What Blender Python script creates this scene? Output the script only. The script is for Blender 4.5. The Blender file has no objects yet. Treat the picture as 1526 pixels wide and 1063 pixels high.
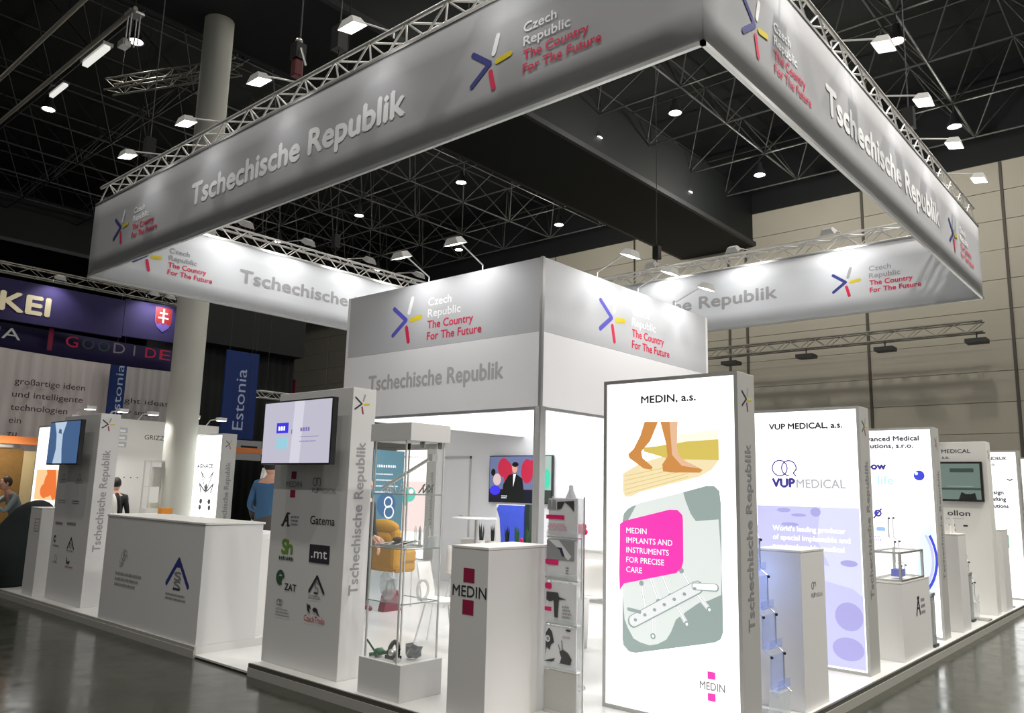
import bpy, bmesh, math, random
from mathutils import Vector, Matrix
random.seed(7)
S = bpy.context.scene
COL = S.collection
# ---------------------------------------------------------------- camera, world, exposure
cam_data = bpy.data.cameras.new('camera'); cam = bpy.data.objects.new('camera', cam_data); COL.objects.link(cam)
YAW, PITCH, ROLL = 0.7185, 0.1664, 0.0255
fw = Vector((math.cos(YAW)*math.cos(PITCH), math.sin(YAW)*math.cos(PITCH), math.sin(PITCH)))
rt = Vector((math.sin(YAW), -math.cos(YAW), 0)); up = rt.cross(fw)
r2 = rt*math.cos(ROLL)+up*math.sin(ROLL); u2 = up*math.cos(ROLL)-rt*math.sin(ROLL)
mw = Matrix((r2, u2, -fw)).transposed().to_4x4(); mw.translation = Vector((-6.4931, -5.2633, 1.61))
cam.matrix_world = mw
cam_data.sensor_width = 36; cam_data.lens = 1184.4/1526*36; cam_data.clip_end = 300
S.camera = cam
w = bpy.data.worlds.new('hall_air'); S.world = w; w.use_nodes = True
w.node_tree.nodes['Background'].inputs[0].default_value = (.95, .97, 1, 1)
w.node_tree.nodes['Background'].inputs[1].default_value = 0.10
S.view_settings.view_transform = 'Standard'; S.view_settings.look = 'None'
S.view_settings.exposure = 0.0; S.view_settings.gamma = 1; S.view_settings.use_curve_mapping = False
FLOOD_W = 5; HALL_W = 440; LB_W = 1.7

def lamp(name, kind, loc, watts, color=(1,1,1), target=None, size=.2, spot=100, parent=None, blend=.6):
    L = bpy.data.lights.new(name, kind); L.energy = watts; L.color = color
    if kind == 'SPOT': L.spot_size = math.radians(spot); L.spot_blend = blend; L.shadow_soft_size = size
    if kind == 'POINT': L.shadow_soft_size = size
    if kind == 'AREA': L.size = size
    o = bpy.data.objects.new(name, L); COL.objects.link(o); o.location = loc
    if target is not None:
        o.rotation_euler = (Vector(target)-Vector(loc)).to_track_quat('-Z', 'Y').to_euler()
    if parent: o.parent = parent
    return o

# ---------------------------------------------------------------- materials
MATS = {}
def mat(name, col, rough=.5, metal=0, emit=0, alpha=None, spec=None, noise=None, bump=None, trans=0):
    if name in MATS: return MATS[name]
    m = bpy.data.materials.new(name); m.use_nodes = True; nt = m.node_tree
    b = nt.nodes['Principled BSDF']
    b.inputs['Base Color'].default_value = (*col, 1); b.inputs['Roughness'].default_value = rough
    b.inputs['Metallic'].default_value = metal
    if spec is not None: b.inputs['Specular IOR Level'].default_value = spec
    if emit:
        b.inputs['Emission Color'].default_value = (*col, 1); b.inputs['Emission Strength'].default_value = emit
        b.inputs['Base Color'].default_value = tuple(c*.3 for c in col)+(1,)
    if alpha is not None: b.inputs['Alpha'].default_value = alpha
    if trans: b.inputs['Transmission Weight'].default_value = trans
    if noise:
        sc, amt = noise
        tc = nt.nodes.new('ShaderNodeTexCoord'); n = nt.nodes.new('ShaderNodeTexNoise'); n.inputs['Scale'].default_value = sc
        n.inputs['Detail'].default_value = 5
        mx = nt.nodes.new('ShaderNodeMix'); mx.data_type = 'RGBA'
        mx.inputs[6].default_value = tuple(c*(1-amt) for c in col)+(1,); mx.inputs[7].default_value = tuple(min(1, c*(1+amt)) for c in col)+(1,)
        nt.links.new(tc.outputs['Object'], n.inputs['Vector']); nt.links.new(n.outputs['Fac'], mx.inputs[0])
        nt.links.new(mx.outputs[2], b.inputs['Base Color'])
        if bump:
            bp = nt.nodes.new('ShaderNodeBump'); bp.inputs['Strength'].default_value = bump; bp.inputs['Distance'].default_value = .01
            nt.links.new(n.outputs['Fac'], bp.inputs['Height']); nt.links.new(bp.outputs[0], b.inputs['Normal'])
    MATS[name] = m; return m
def srgb(r, g, b):
    f = lambda c: (c/255/12.92) if c/255 <= .04045 else ((c/255+.055)/1.055)**2.4
    return (f(r), f(g), f(b))
WHITE = mat('white_laminate', (.80, .79, .76), .42, noise=(3, .015))
PANEL = mat('white_panel', (.74, .735, .73), .5, noise=(2, .02))
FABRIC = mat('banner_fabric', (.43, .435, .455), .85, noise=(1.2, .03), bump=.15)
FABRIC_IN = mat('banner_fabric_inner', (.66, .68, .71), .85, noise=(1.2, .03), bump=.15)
FASCIA_T = mat('fascia_grey', (.54, .55, .575), .6, noise=(1.5, .02)); FASCIA_B = mat('fascia_white', (.90, .90, .92), .6, noise=(1.5, .02))
INNER = mat('cabin_wall', (.80, .81, .84), .6, noise=(1.5, .015))
ALU = mat('aluminium', (.62, .62, .61), .35, .85, noise=(8, .05)); TRUSS = mat('truss_aluminium', (.75, .74, .72), .38, .6, noise=(8, .06))
FRAME = mat('frame_grey', (.50, .50, .485), .45, .1, noise=(3, .02)); CHROME = mat('chrome', (.82, .82, .80), .28, .75)
BLACK = mat('black_plastic', (.012, .012, .013), .35); DARK = mat('dark_metal', (.05, .052, .055), .5, .4, noise=(4, .2))
STRUT = mat('roof_strut', (.060, .063, .058), .6, .2, noise=(3, .15)); ROOF = mat('roof_deck', (.010, .012, .011), .9, noise=(.6, .3))
BEAM = mat('roof_beam', (.0025, .005, .005), .7, noise=(.5, .25)); EDGE = mat('platform_edge', (.55, .54, .50), .35, .3, noise=(4, .04))
EDGED = mat('platform_edge_dark', (.10, .10, .085), .5, .3)  # darker upper band of the platform edging
CARPET = mat('white_floor', (.72, .72, .70), .28, noise=(2, .02)); WALLM = mat('wall_panel', (.48, .45, .37), .6, noise=(.4, .07))
WALLJ = mat('wall_joint', (.16, .15, .12), .8); COLM = mat('column_paint', (.56, .56, .50), .7, noise=(1.2, .04))
GLASS = mat('clear_glass', (.86, .92, .90), .03, alpha=.10); ACRYL = mat('clear_acrylic', (.80, .86, .88), .06, alpha=.38)
ACRB = mat('blue_lit_acrylic', (.40, .52, .95), .1, alpha=.30); GLEDGE = mat('glass_edge', (.30, .37, .33), .2, .2)
LED = mat('led_lens', (1, .98, .95), emit=11); LEDH = mat('high_bay_lens', (1, .98, .93), emit=16)
INK_DG = mat('ink_dark', (.03, .03, .04), .5); INK_G = mat('ink_grey', (.24, .24, .255), .6); INK_MG = mat('ink_mid_grey', (.33, .33, .34), .6)
INK_LG = mat('ink_light', (.93, .94, .95), .6); INK_NAVY = mat('ink_navy', srgb(46, 52, 130), .6); INK_BLUE = mat('ink_violet', srgb(88, 84, 190), .6)
INK_RED = mat('ink_red', srgb(222, 30, 82), .6); INK_YEL = mat('ink_yellow', srgb(222, 200, 20), .6); INK_CRIM = mat('ink_crimson', srgb(150, 22, 66), .6)
INK_GRN = mat('ink_green', srgb(108, 150, 50), .6); INK_DGRN = mat('ink_dark_green', srgb(50, 90, 62), .6)
def em(name, rgb, s=1.0): return mat(name, srgb(*rgb), .4, emit=s)
LBW = mat('lightbox_white', (1, 1, .985), .4, emit=LB_W)
E_DK = em('lit_print_dark', (40, 40, 48)); E_GY = em('lit_print_grey', (150, 165, 160)); E_LG = em('lit_print_pale', (222, 228, 224), 1.0)
E_MAG = em('lit_print_magenta', (240, 60, 178)); E_SKIN = em('lit_print_skin', (205, 140, 75)); E_SKIN2 = em('lit_print_skin_pale', (228, 185, 150))
E_SAND = em('lit_print_sand', (240, 222, 178)); E_SAND2 = em('lit_print_straw', (212, 190, 95)); E_SKY = em('lit_print_haze', (252, 246, 222), 1.05)
E_NAVY = em('lit_print_navy', (62, 56, 140)); E_LAV = em('lit_print_lavender', (196, 196, 236)); E_LAV2 = em('lit_print_violet', (168, 164, 218))
E_LAV3 = em('lit_print_lilac', (212, 214, 243)); E_W = em('lit_print_white', (250, 250, 255), 1.1); E_BLU = em('lit_print_blue', (60, 70, 205))
E_CY = em('lit_print_cyan', (222, 244, 248), 1.0); E_TEAL = em('lit_print_teal', (60, 205, 180)); E_PINK = em('lit_print_pink', (250, 226, 222), 1.05)
E_ORG = em('lit_print_orange', (235, 120, 60)); E_PEACH = em('lit_print_peach', (248, 205, 150)); E_FADE = em('lit_print_faded', (226, 228, 228), 1.05)

# ---------------------------------------------------------------- builders
class MB:
    def __init__(s): s.v = []; s.f = []; s.m = []; s.mats = []; s.sm = []
    def mi(s, m):
        if m not in s.mats: s.mats.append(m)
        return s.mats.index(m)
    def add(s, vs, fs, m, smooth=False):
        b = len(s.v); s.v += [tuple(v) for v in vs]; k = s.mi(m)
        for f in fs: s.f.append([b+i for i in f]); s.m.append(k); s.sm.append(smooth)
        return s
    def box(s, x0, y0, z0, x1, y1, z1, m):
        x0, x1 = min(x0, x1), max(x0, x1); y0, y1 = min(y0, y1), max(y0, y1); z0, z1 = min(z0, z1), max(z0, z1)
        return s.add([(x0,y0,z0),(x1,y0,z0),(x1,y1,z0),(x0,y1,z0),(x0,y0,z1),(x1,y0,z1),(x1,y1,z1),(x0,y1,z1)],
                     [(0,3,2,1),(4,5,6,7),(0,1,5,4),(1,2,6,5),(2,3,7,6),(3,0,4,7)], m)
    def tube(s, p, q, r, m, n=8, r1=None, cap=True):
        p, q = Vector(p), Vector(q); d = (q-p)
        if d.length < 1e-6: return s
        d.normalize(); a = d.orthogonal().normalized(); b = d.cross(a); r1 = r if r1 is None else r1
        vs = [p+(a*math.cos(t)+b*math.sin(t))*r for t in [2*math.pi*i/n for i in range(n)]]
        vs += [q+(a*math.cos(t)+b*math.sin(t))*r1 for t in [2*math.pi*i/n for i in range(n)]]
        fs = [(i, (i+1) % n, n+(i+1) % n, n+i) for i in range(n)]
        s.add(vs, fs, m, True)
        if cap: s.add(vs, [tuple(range(n))[::-1], tuple(range(n, 2*n))], m)
        return s
    def path(s, pts, r, m, n=6):
        for a, b in zip(pts, pts[1:]): s.tube(a, b, r, m, n)
        return s
    def lathe(s, c, prof, m, n=16, ax='Z'):
        vs = []
        for r, h in prof:
            for i in range(n):
                t = 2*math.pi*i/n; x, y = r*math.cos(t), r*math.sin(t)
                vs.append((c[0]+x, c[1]+y, c[2]+h) if ax == 'Z' else (c[0]+h, c[1]+x, c[2]+y))
        fs = []
        for j in range(len(prof)-1):
            for i in range(n): fs.append((j*n+i, j*n+(i+1) % n, (j+1)*n+(i+1) % n, (j+1)*n+i))
        return s.add(vs, fs, m, True)
    def ell(s, c, r, m, n=12, k=8):
        prof = [(max(1e-4, math.sin(math.pi*j/k)), -math.cos(math.pi*j/k)) for j in range(k+1)]
        vs = []; fs = []
        for a, h in prof:
            for i in range(n):
                t = 2*math.pi*i/n; vs.append((c[0]+r[0]*a*math.cos(t), c[1]+r[1]*a*math.sin(t), c[2]+r[2]*h))
        for j in range(k):
            for i in range(n): fs.append((j*n+i, j*n+(i+1) % n, (j+1)*n+(i+1) % n, (j+1)*n+i))
        return s.add(vs, fs, m, True)
    def prism(s, pts, axis, a, b, m):
        # pts: 2D outline extruded along an axis between a and b
        def P(p, t): return {'X': (t, p[0], p[1]), 'Y': (p[0], t, p[1]), 'Z': (p[0], p[1], t)}[axis]
        n = len(pts); vs = [P(p, a) for p in pts]+[P(p, b) for p in pts]
        return s.add(vs, [tuple(range(n)), tuple(range(n, 2*n))[::-1]]+[(i, n+i, n+(i+1) % n, (i+1) % n) for i in range(n)], m)
    def build(s, name, parent=None, label=None, origin=None, bevel=0, weld=False):
        me = bpy.data.meshes.new(name)
        o = origin or (0, 0, 0)
        if parent:
            root = parent if parent.get('label') and parent.get('category') else parent.parent
            if root: o = tuple(root.location)
        vs = [(x-o[0], y-o[1], z-o[2]) for x, y, z in s.v]
        me.from_pydata(vs, [], s.f); me.validate()
        for m in s.mats: me.materials.append(m)
        if len(me.polygons) == len(s.f):
            me.polygons.foreach_set('material_index', s.m); me.polygons.foreach_set('use_smooth', s.sm)
        if weld:
            bw = bmesh.new(); bw.from_mesh(me); bmesh.ops.remove_doubles(bw, verts=bw.verts, dist=.0005); bw.to_mesh(me); bw.free()
        me.update()
        ob = bpy.data.objects.new(name, me); COL.objects.link(ob)
        if parent: ob.parent = parent
        elif origin: ob.location = origin
        if label: ob['label'] = label
        if bevel:
            b = ob.modifiers.new('edge', 'BEVEL'); b.width = bevel; b.segments = 2; b.limit_method = 'ANGLE'
        return ob
def thing(name, label, cat, loc, group=None):
    o = bpy.data.objects.new(name, None); COL.objects.link(o); o.empty_display_size = .1
    o.location = loc; o['label'] = label; o['category'] = cat
    if group: o['group'] = group
    return o
def tag(o, label, cat, group=None):
    o['label'] = label; o['category'] = cat
    if group: o['group'] = group
    return o
def struct(o): o['kind'] = 'structure'; return o
def dup(root, loc, label=None, rotz=None):
    r = root.copy(); COL.objects.link(r); r.location = loc
    if rotz is not None: r.rotation_euler = (0, 0, rotz)
    if label: r['label'] = label
    for ch in list(root.children):
        c = ch.copy(); COL.objects.link(c); c.parent = r
        for g in ch.children:
            d = g.copy(); COL.objects.link(d); d.parent = c
    return r

# flat print on a vertical face: 'x' faces look towards -X (h = -y), 'y' faces look towards -Y (h = x)
TXT = {}
def text_mesh(body, bold):
    k = (body, bold)
    if k not in TXT:
        c = bpy.data.curves.new('t', 'FONT'); c.body = body; c.size = 1; c.resolution_u = 3
        o = bpy.data.objects.new('t', c); COL.objects.link(o)
        me = bpy.data.meshes.new_from_object(o)
        TXT[k] = ([(v.co.x, v.co.y) for v in me.vertices], [tuple(p.vertices) for p in me.polygons])
        bpy.data.objects.remove(o); bpy.data.curves.remove(c); bpy.data.meshes.remove(me)
    return TXT[k]
class D(MB):
    def __init__(s, face, pos): super().__init__(); s.face = face; s.pos = pos; s.d = .0015; s.runs = []; s.hold = None; s.depth = 0
    def seg(s, name): s.hold = name; s.runs.append([name or 'picture', len(s.f)]); return s
    def mark(s, name):
        if s.hold or s.depth: return
        if not s.runs or s.runs[-1][0] != name or name != 'picture': s.runs.append([name, len(s.f)])
    def build(s, name, parent=None, label=None):
        # every emblem, line of lettering and picture of the print is a part of its own
        ends = [q[1] for q in s.runs[1:]]+[len(s.f)]; out = None
        for (nm, a), b in zip(s.runs, ends):
            if b <= a: continue
            m_ = MB(); idx = {}
            for f, k in zip(s.f[a:b], s.m[a:b]):
                g = []
                for i in f:
                    if i not in idx: idx[i] = len(m_.v); m_.v.append(s.v[i])
                    g.append(idx[i])
                m_.f.append(g); m_.m.append(m_.mi(s.mats[k])); m_.sm.append(False)
            out = m_.build(nm, parent)
        return out
    def P(s, h, v, d): return (s.pos-d, -h, v) if s.face == 'x' else (h, s.pos-d, v)
    def poly(s, pts, m, up=.00018):
        s.mark('picture'); s.d += up
        return s.add([s.P(h, v, s.d) for h, v in pts], [tuple(range(len(pts)))], m)
    def rect(s, h0, v0, h1, v1, m): return s.poly([(h0,v0),(h1,v0),(h1,v1),(h0,v1)], m)
    def rrect(s, h0, v0, h1, v1, r, m, n=4):
        pts = []
        for cx, cy, a in ((h1-r, v0+r, -90), (h1-r, v1-r, 0), (h0+r, v1-r, 90), (h0+r, v0+r, 180)):
            for i in range(n+1):
                t = math.radians(a+90*i/n); pts.append((cx+r*math.cos(t), cy+r*math.sin(t)))
        return s.poly(pts, m)
    def disc(s, h, v, rx, ry, m, n=20): return s.poly([(h+rx*math.cos(2*math.pi*i/n), v+ry*math.sin(2*math.pi*i/n)) for i in range(n)], m)
    def ring(s, h, v, r, t, m, a0=0, a1=360, n=20, ry=None):
        s.mark('picture'); s.d += .00015; ry = ry or r; k = ry/r
        for i in range(n):
            A = math.radians(a0+(a1-a0)*i/n); B = math.radians(a0+(a1-a0)*(i+1)/n)
            q = [(r-t/2, A), (r+t/2, A), (r+t/2, B), (r-t/2, B)]
            s.add([s.P(h+x*math.cos(y), v+k*x*math.sin(y), s.d) for x, y in q], [(0,1,2,3)], m)
        return s
    def bar(s, a, b, w, m):
        a, b = Vector(a), Vector(b); d = (b-a).normalized(); n = Vector((-d.y, d.x)); r = w/2; pts = []
        for i in range(7): t = math.pi*i/6; pts.append(b+(n*math.cos(t)+d*math.sin(t))*r)
        for i in range(7): t = math.pi*i/6; pts.append(a+(-n*math.cos(t)-d*math.sin(t))*r)
        return s.poly([(p.x, p.y) for p in pts], m, .0001)
    def line(s, pts, w, m):
        for a, b in zip(pts, pts[1:]): s.bar(a, b, w, m)
        return s
    def text(s, body, h, v, cap, m, width=None, bold=.0, align='l', rot=False):
        s.mark('lettering'); vs, fs = text_mesh(body, bold); s.d += .0002
        x0 = min(p[0] for p in vs); x1 = max(p[0] for p in vs); ky = cap/.70; kx = ky if width is None else width/(x1-x0)
        W = (x1-x0)*kx; off = {'l': 0, 'c': -W/2, 'r': -W}[align]
        q = [((x-x0)*kx+off, y*ky) for x, y in vs]
        q = [(h-b, v+a) if rot else (h+a, v+b) for a, b in q]
        s.add([s.P(a, b, s.d) for a, b in q], fs, m)
        if bold > .003:
            o = bold*min(kx, ky)*1.25
            for i, (da, db) in enumerate(((o, 0), (-o, 0), (0, o), (0, -o))):
                s.add([s.P(a+da, b+db, s.d+.00002*(i+1)) for a, b in q], fs, m)
        return s
    def scribble(s, h, v, w_, hh, rows, m, fill=.55, seed=0):
        # print too small in the photograph to read: short broken strokes
        s.mark('small_print'); s.depth += 1; s.d += .0002; R = random.Random(seed+int(h*1000)+int(v*77)); ph = hh/rows
        for r in range(rows):
            y = v+hh-(r+1)*ph; x = h; end = h+w_*R.uniform(.7, 1)
            while x < end:
                l = ph*fill*R.uniform(.4, .9); X1 = min(x+l, end); s.poly([(x,y),(X1,y),(X1,y+ph*fill*R.uniform(.75, 1)),(x,y+ph*fill)], m, 0); x += l+ph*.22
        s.depth -= 1; return s
    def star(s, h, v, k, cs, w=.058):
        s.mark('star_emblem'); s.depth += 1; nv, wh, ye, rd = cs; q = lambda x, y: (h+x*k, v+y*k); w *= k
        s.bar(q(-.235, .172), q(0, 0), w, nv); s.bar(q(0, 0), q(-.24, -.172), w, nv)
        s.bar(q(.05, .09), q(.105, .265), w, wh); s.bar(q(.10, -.012), q(.27, .01), w, ye); s.bar(q(.015, -.10), q(.06, -.28), w, rd)
        s.depth -= 1; return s
    def slogan(s, h, v, k, c1, c2):
        for i, (t, wd, c) in enumerate((('Czech', .40, c1), ('Republic', .56, c1), ('The Country', .77, c2), ('For The Future', .91, c2))):
            s.text(t, h, v+(.145-i*.143)*k, .098*k, c, wd*k, .014)
        return s
OUT = (INK_NAVY, INK_LG, INK_YEL, INK_RED); INN = (INK_NAVY, INK_MG, INK_YEL, INK_RED); SMALL = (INK_DG, INK_MG, INK_YEL, INK_CRIM)

# ================================================================ THE SETTING
ZF = -.11
m = mat('hall_floor', (.035, .037, .030), .13, noise=None)
nt = m.node_tree; b = nt.nodes['Principled BSDF']; tc = nt.nodes.new('ShaderNodeTexCoord')
n1 = nt.nodes.new('ShaderNodeTexNoise'); n1.inputs['Scale'].default_value = .7; n1.inputs['Detail'].default_value = 6
n2 = nt.nodes.new('ShaderNodeTexNoise'); n2.inputs['Scale'].default_value = 5; n2.inputs['Detail'].default_value = 8
r1 = nt.nodes.new('ShaderNodeMapRange'); r1.inputs[1].default_value = .3; r1.inputs[2].default_value = .7; r1.inputs[3].default_value = .10; r1.inputs[4].default_value = .24
mx = nt.nodes.new('ShaderNodeMix'); mx.data_type = 'RGBA'; mx.inputs[6].default_value = (.020, .024, .017, 1); mx.inputs[7].default_value = (.055, .056, .040, 1)
nt.links.new(tc.outputs['Object'], n1.inputs[0]); nt.links.new(tc.outputs['Object'], n2.inputs[0])
nt.links.new(n2.outputs[0], r1.inputs[0]); nt.links.new(r1.outputs[0], b.inputs['Roughness']); nt.links.new(n1.outputs[0], mx.inputs[0]); nt.links.new(mx.outputs[2], b.inputs['Base Color'])
bp = nt.nodes.new('ShaderNodeBump'); bp.inputs['Strength'].default_value = .06; bp.inputs['Distance'].default_value = .01
nt.links.new(n2.outputs[0], bp.inputs['Height']); nt.links.new(bp.outputs[0], b.inputs['Normal'])
struct(MB().box(-22, -20, ZF-.2, 21.4, 60, ZF, m).build('floor'))
struct(MB().box(-22, -20, 15.4, 21.4, 60, 15.6, ROOF).build('ceiling'))
wl = struct(MB().box(-22, 60, ZF, 21.4, 60.3, 15.4, ROOF).build('wall_left'))
# back wall with separately built cladding panels
wb = struct(MB().box(21.1, -20, ZF, 21.4, 60, 15.4, WALLJ).build('wall_back'))
seams = [-9.6, -5.4, -1.2, 2.95, 7.2, 7.9, 12.1, 16.3, 20.5, 24.7, 28.9, 33.1, 37.3, 41.5]
PH = .94; pm = {}
for a, b_ in zip(seams, seams[1:]):
    wd = b_-a-.09
    for k in range(13):
        key = round(wd, 2)
        if key not in pm:
            q = MB().box(-.10, -wd/2, 0, .0, wd/2, PH-.014, WALLM).build('panel', wb, bevel=.004); pm[key] = q
        else:
            q = pm[key].copy(); COL.objects.link(q); q.parent = wb
        q.location = (21.1+(k*5 % 3)*.004, (a+b_)/2, ZF+k*PH)
MB().box(21.06, -20, 12.15, 21.1, 60, 15.4, BEAM).build('dark_band', wb)
for y in (-1.2, 2.95, 7.2, 7.9, -5.4):
    MB().box(20.97, y-.04, ZF, 21.1, y+.04, 12.1, mat('seam_paint', (.10, .09, .075), .7)).build('seam_post', wb)
# roof beams
for (y0, y1, n_) in ((6.9, 9.8, 1), (30, 33, 2)):
    t = MB().box(-14, y0, 10.85, 21, y1, 12.9, BEAM)
    t.box(-14, y0-.12, 10.85, 21, y0, 11.0, DARK); t.box(-14, y1, 10.85, 21, y1+.12, 11.0, DARK)
    struct(t.build('trim_%d' % n_))
# space frame
sf = MB(); GX = [x*2.65-10.25-2.65*1 for x in range(13)]; GY = [-11.55+2.65*j for j in range(22)]
ZB, ZT = 12.2, 14.3; h2 = 1.325
for x in GX:
    for y in GY:
        if x > 20.5: continue
        sf.tube((x, y, ZB), (x, y+2.65, ZB), .032, STRUT, 5, cap=False)
        if x+2.65 < 21: sf.tube((x, y, ZB), (x+2.65, y, ZB), .032, STRUT, 5, cap=False)
        u, v_ = x+h2, y+h2
        sf.tube((u, v_, ZT), (u, v_+2.65, ZT), .028, STRUT, 5, cap=False)
        if u+2.65 < 21: sf.tube((u, v_, ZT), (u+2.65, v_, ZT), .028, STRUT, 5, cap=False)
        for dx, dy in ((h2, h2), (h2, -h2), (-h2, h2), (-h2, -h2)):
            if x+dx < 21: sf.tube((x, y, ZB), (x+dx, y+dy, ZT), .022, STRUT, 4, cap=False)
sf = sf.build('trim_3'); sf['kind'] = 'structure'
pipes = MB()
for x, z in ((-2.217, 9.4), (-1.567, 9.4)): pipes.tube((x, 7.6 if x > -2 else -4, z), (x, 40, z), .04, mat('pale_pipe', (.38, .36, .30), .5, .3, noise=(2, .08)), 8)
pipes = pipes.build('trim_4'); pipes['kind'] = 'structure'
# hall column inside the stand
c = MB().lathe((.65, 9.1, 0), [(.285, .0), (.285, 10.85)], COLM, 40); c.lathe((.65, 9.1, 0), [(.31, 0), (.31, .12), (.285, .14)], COLM, 40)
tag(c.build('hall_column'), 'thick round grey hall column rising to the roof beam', 'column')

# platform of the stand: plinth level z=0, entrance strip lower
pf = thing('stand_platform', 'low white exhibition platform with grey metal edging', 'platform', (-2.29, -2.83, ZF))
MB().box(-2.29, -2.83, ZF+.01, 12.5, 1.46, 0, CARPET).build('floor_slab', pf)
MB().box(-2.29, 2.49, ZF+.01, 12.5, 10.2, 0, CARPET).build('floor_slab', pf)
MB().box(-1.3, 1.46, ZF+.01, 12.5, 2.49, 0, CARPET).build('floor_slab', pf)
MB().box(-2.29, 1.46, ZF+.012, -1.3, 2.49, ZF+.03, CARPET).build('entrance_slab', pf, 'low white entrance slab between the counter and the screen tower')
for a in ((-2.315, -2.85, 1.48), (-2.315, 2.47, 10.2)):
    MB().box(a[0], a[1], ZF, -2.29, a[2], -.036, EDGE).build('edge_strip', pf)
    MB().box(a[0]+.006, a[1], -.036, -2.29, a[2], -.001, EDGED if a[1] < 0 else EDGE).build('edge_groove', pf)
MB().box(-2.29, -2.855, ZF, 12.5, -2.83, -.036, EDGE).build('edge_strip', pf)
MB().box(-2.29, -2.849, -.036, 12.5, -2.83, -.001, EDGED).build('edge_groove', pf)

# ================================================================ CABIN
cb = thing('cabin', 'white square cabin with printed grey fascia in the middle of the stand', 'exhibition cabin', (0, 0, 0))
QX, QY, Z0, Z1, Z2 = 3.72, 3.35, 2.49, 3.30, 4.125
for nm, (x0, y0, x1, y1) in {'a': (0, 0, .05, QY), 'b': (.05, 0, QX, .05)}.items():
    MB().box(x0, y0, Z0, x1, y1, Z1, FASCIA_B).build('lower_fascia', cb, 'white lower fascia board')
    MB().box(x0, y0, Z1+.003, x1, y1, Z2, FASCIA_T).build('upper_fascia', cb, 'grey upper fascia board')
MB().box(0, QY, Z0, QX, QY+.05, Z2, FASCIA_B).build('rear_fascia', cb)
MB().box(QX, 0, 0, QX+.06, 5.45, Z0, INNER).box(QX, QY+.06, Z0, QX+.06, 5.45, 3.2, INNER).build('rear_wall', cb); MB().box(QX, 0, Z0, QX+.06, QY, Z2, FASCIA_B).build('rear_fascia', cb)
MB().box(.05, .05, Z2-.03, QX, QY, Z2, FASCIA_B).build('roof_sheet', cb)
MB().box(.05, .05, Z0+.012, QX, QY, Z0+.03, mat('lit_stretch_ceiling', (1, 1, 1), .5, emit=1.9)).build('ceiling_panel', cb, 'glowing white stretched ceiling')
MB().box(-.006, -.006, 2.49, .03, .03, 4.13, ALU).build('corner_profile', cb)
pl = MB().box(-.03, -.03, 0, .06, .06, Z0, ALU); pl.box(-.036, -.006, 0, -.03, .036, Z0, FRAME); pl.build('post', cb, 'slim aluminium corner post')
MB().box(-.02, QY-.06, 0, .06, QY+.05, Z0, ALU).build('post', cb)
MB().box(QX-.03, -.02, 0, QX+.06, .06, Z0, ALU).build('post', cb)
lp = MB(); lp.box(0-.004, 0, Z0-.03, .06, QY, Z0, ALU); lp.box(0, -.004, Z0-.03, QX, .06, Z0, ALU); lp.build('lower_rail', cb)
d = D('x', 0); d.star(-2.2, 3.685, 1, (INK_BLUE, INK_LG, INK_YEL, INK_RED)); d.slogan(-1.80, 3.67, 1, INK_LG, INK_RED); d.build('printed_logo', cb)
d = D('x', 0); d.text('Tschechische Republik', -2.87, 2.83, .19, mat('ink_pale_grey', (.50, .50, .52), .6), 2.33, .025); d.build('lettering', cb)
d = D('y', 0); d.star(1.33, 3.685, 1, (INK_BLUE, INK_LG, INK_YEL, INK_RED)); d.slogan(1.78, 3.67, 1, INK_LG, INK_RED); d.build('printed_logo', cb)
# door leaf in the rear wall
dl = MB().box(QX-.012, 4.58, 0, QX, 5.2, 2.14, INNER); dl.box(QX-.02, 4.55, 0, QX-.0, 4.58, 2.18, FRAME); dl.box(QX-.02, 4.55, 2.14, QX, 5.22, 2.18, FRAME)
dl = dl.build('door_leaf', cb); MB().tube((QX-.05, 4.66, 1.15), (QX-.05, 4.76, 1.15), .01, CHROME).tube((QX-.05, 4.66, 1.15), (QX-.01, 4.66, 1.15), .01, CHROME).build('door_handle', dl)
lamp('cabin_light', 'AREA', (1.85, 1.7, 2.44), 52, target=(1.85, 1.7, 0), size=2.6, parent=cb)

# ================================================================ HANGING BANNER + TRUSSES
BX0, BX1, BY0, BY1, BZ0, BZ1 = -2.25, 5.975, -3.09, 6.43, 4.444, 5.47
hb = thing('hanging_banner', 'large square ring of grey fabric banners hanging over the stand', 'banner', (BX0, BY0, BZ0))
def wall_cloth(x0, y0, x1, y1, mout, side, lab):
    t = MB(); n = 36
    for i in range(n):
        for j in range(4):
            q = []
            for (a, b_) in ((i, j), (i+1, j), (i+1, j+1), (i, j+1)):
                k = a/n; z = BZ0+(BZ1-BZ0)*b_/4; wv = .0012*math.sin(k*23)+.0008*math.sin(k*41+b_)
                wv *= math.sin(math.pi*b_/4)
                q.append((x0+(x1-x0)*k+(wv if side == 'x' else 0), y0+(y1-y0)*k+(wv if side == 'y' else 0), z))
            t.add(q, [(0, 1, 2, 3)], mout, True)
    o = t.build('banner_panel', hb, lab, weld=True)
    s = o.modifiers.new('thick', 'SOLIDIFY'); s.thickness = .012; s.offset = 0
    return o
wall_cloth(BX0, BY0, BX0, BY1, FABRIC, 'x', 'grey banner panel on the left front side')
wall_cloth(BX0, BY0, BX1, BY0, FABRIC, 'y', 'grey banner panel on the right front side')
wall_cloth(BX0, BY1, BX1, BY1, FABRIC_IN, 'y', 'pale banner panel at the rear left')
wall_cloth(BX1, BY0, BX1, BY1, FABRIC_IN, 'x', 'pale banner panel at the rear right')
e = .015
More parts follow.
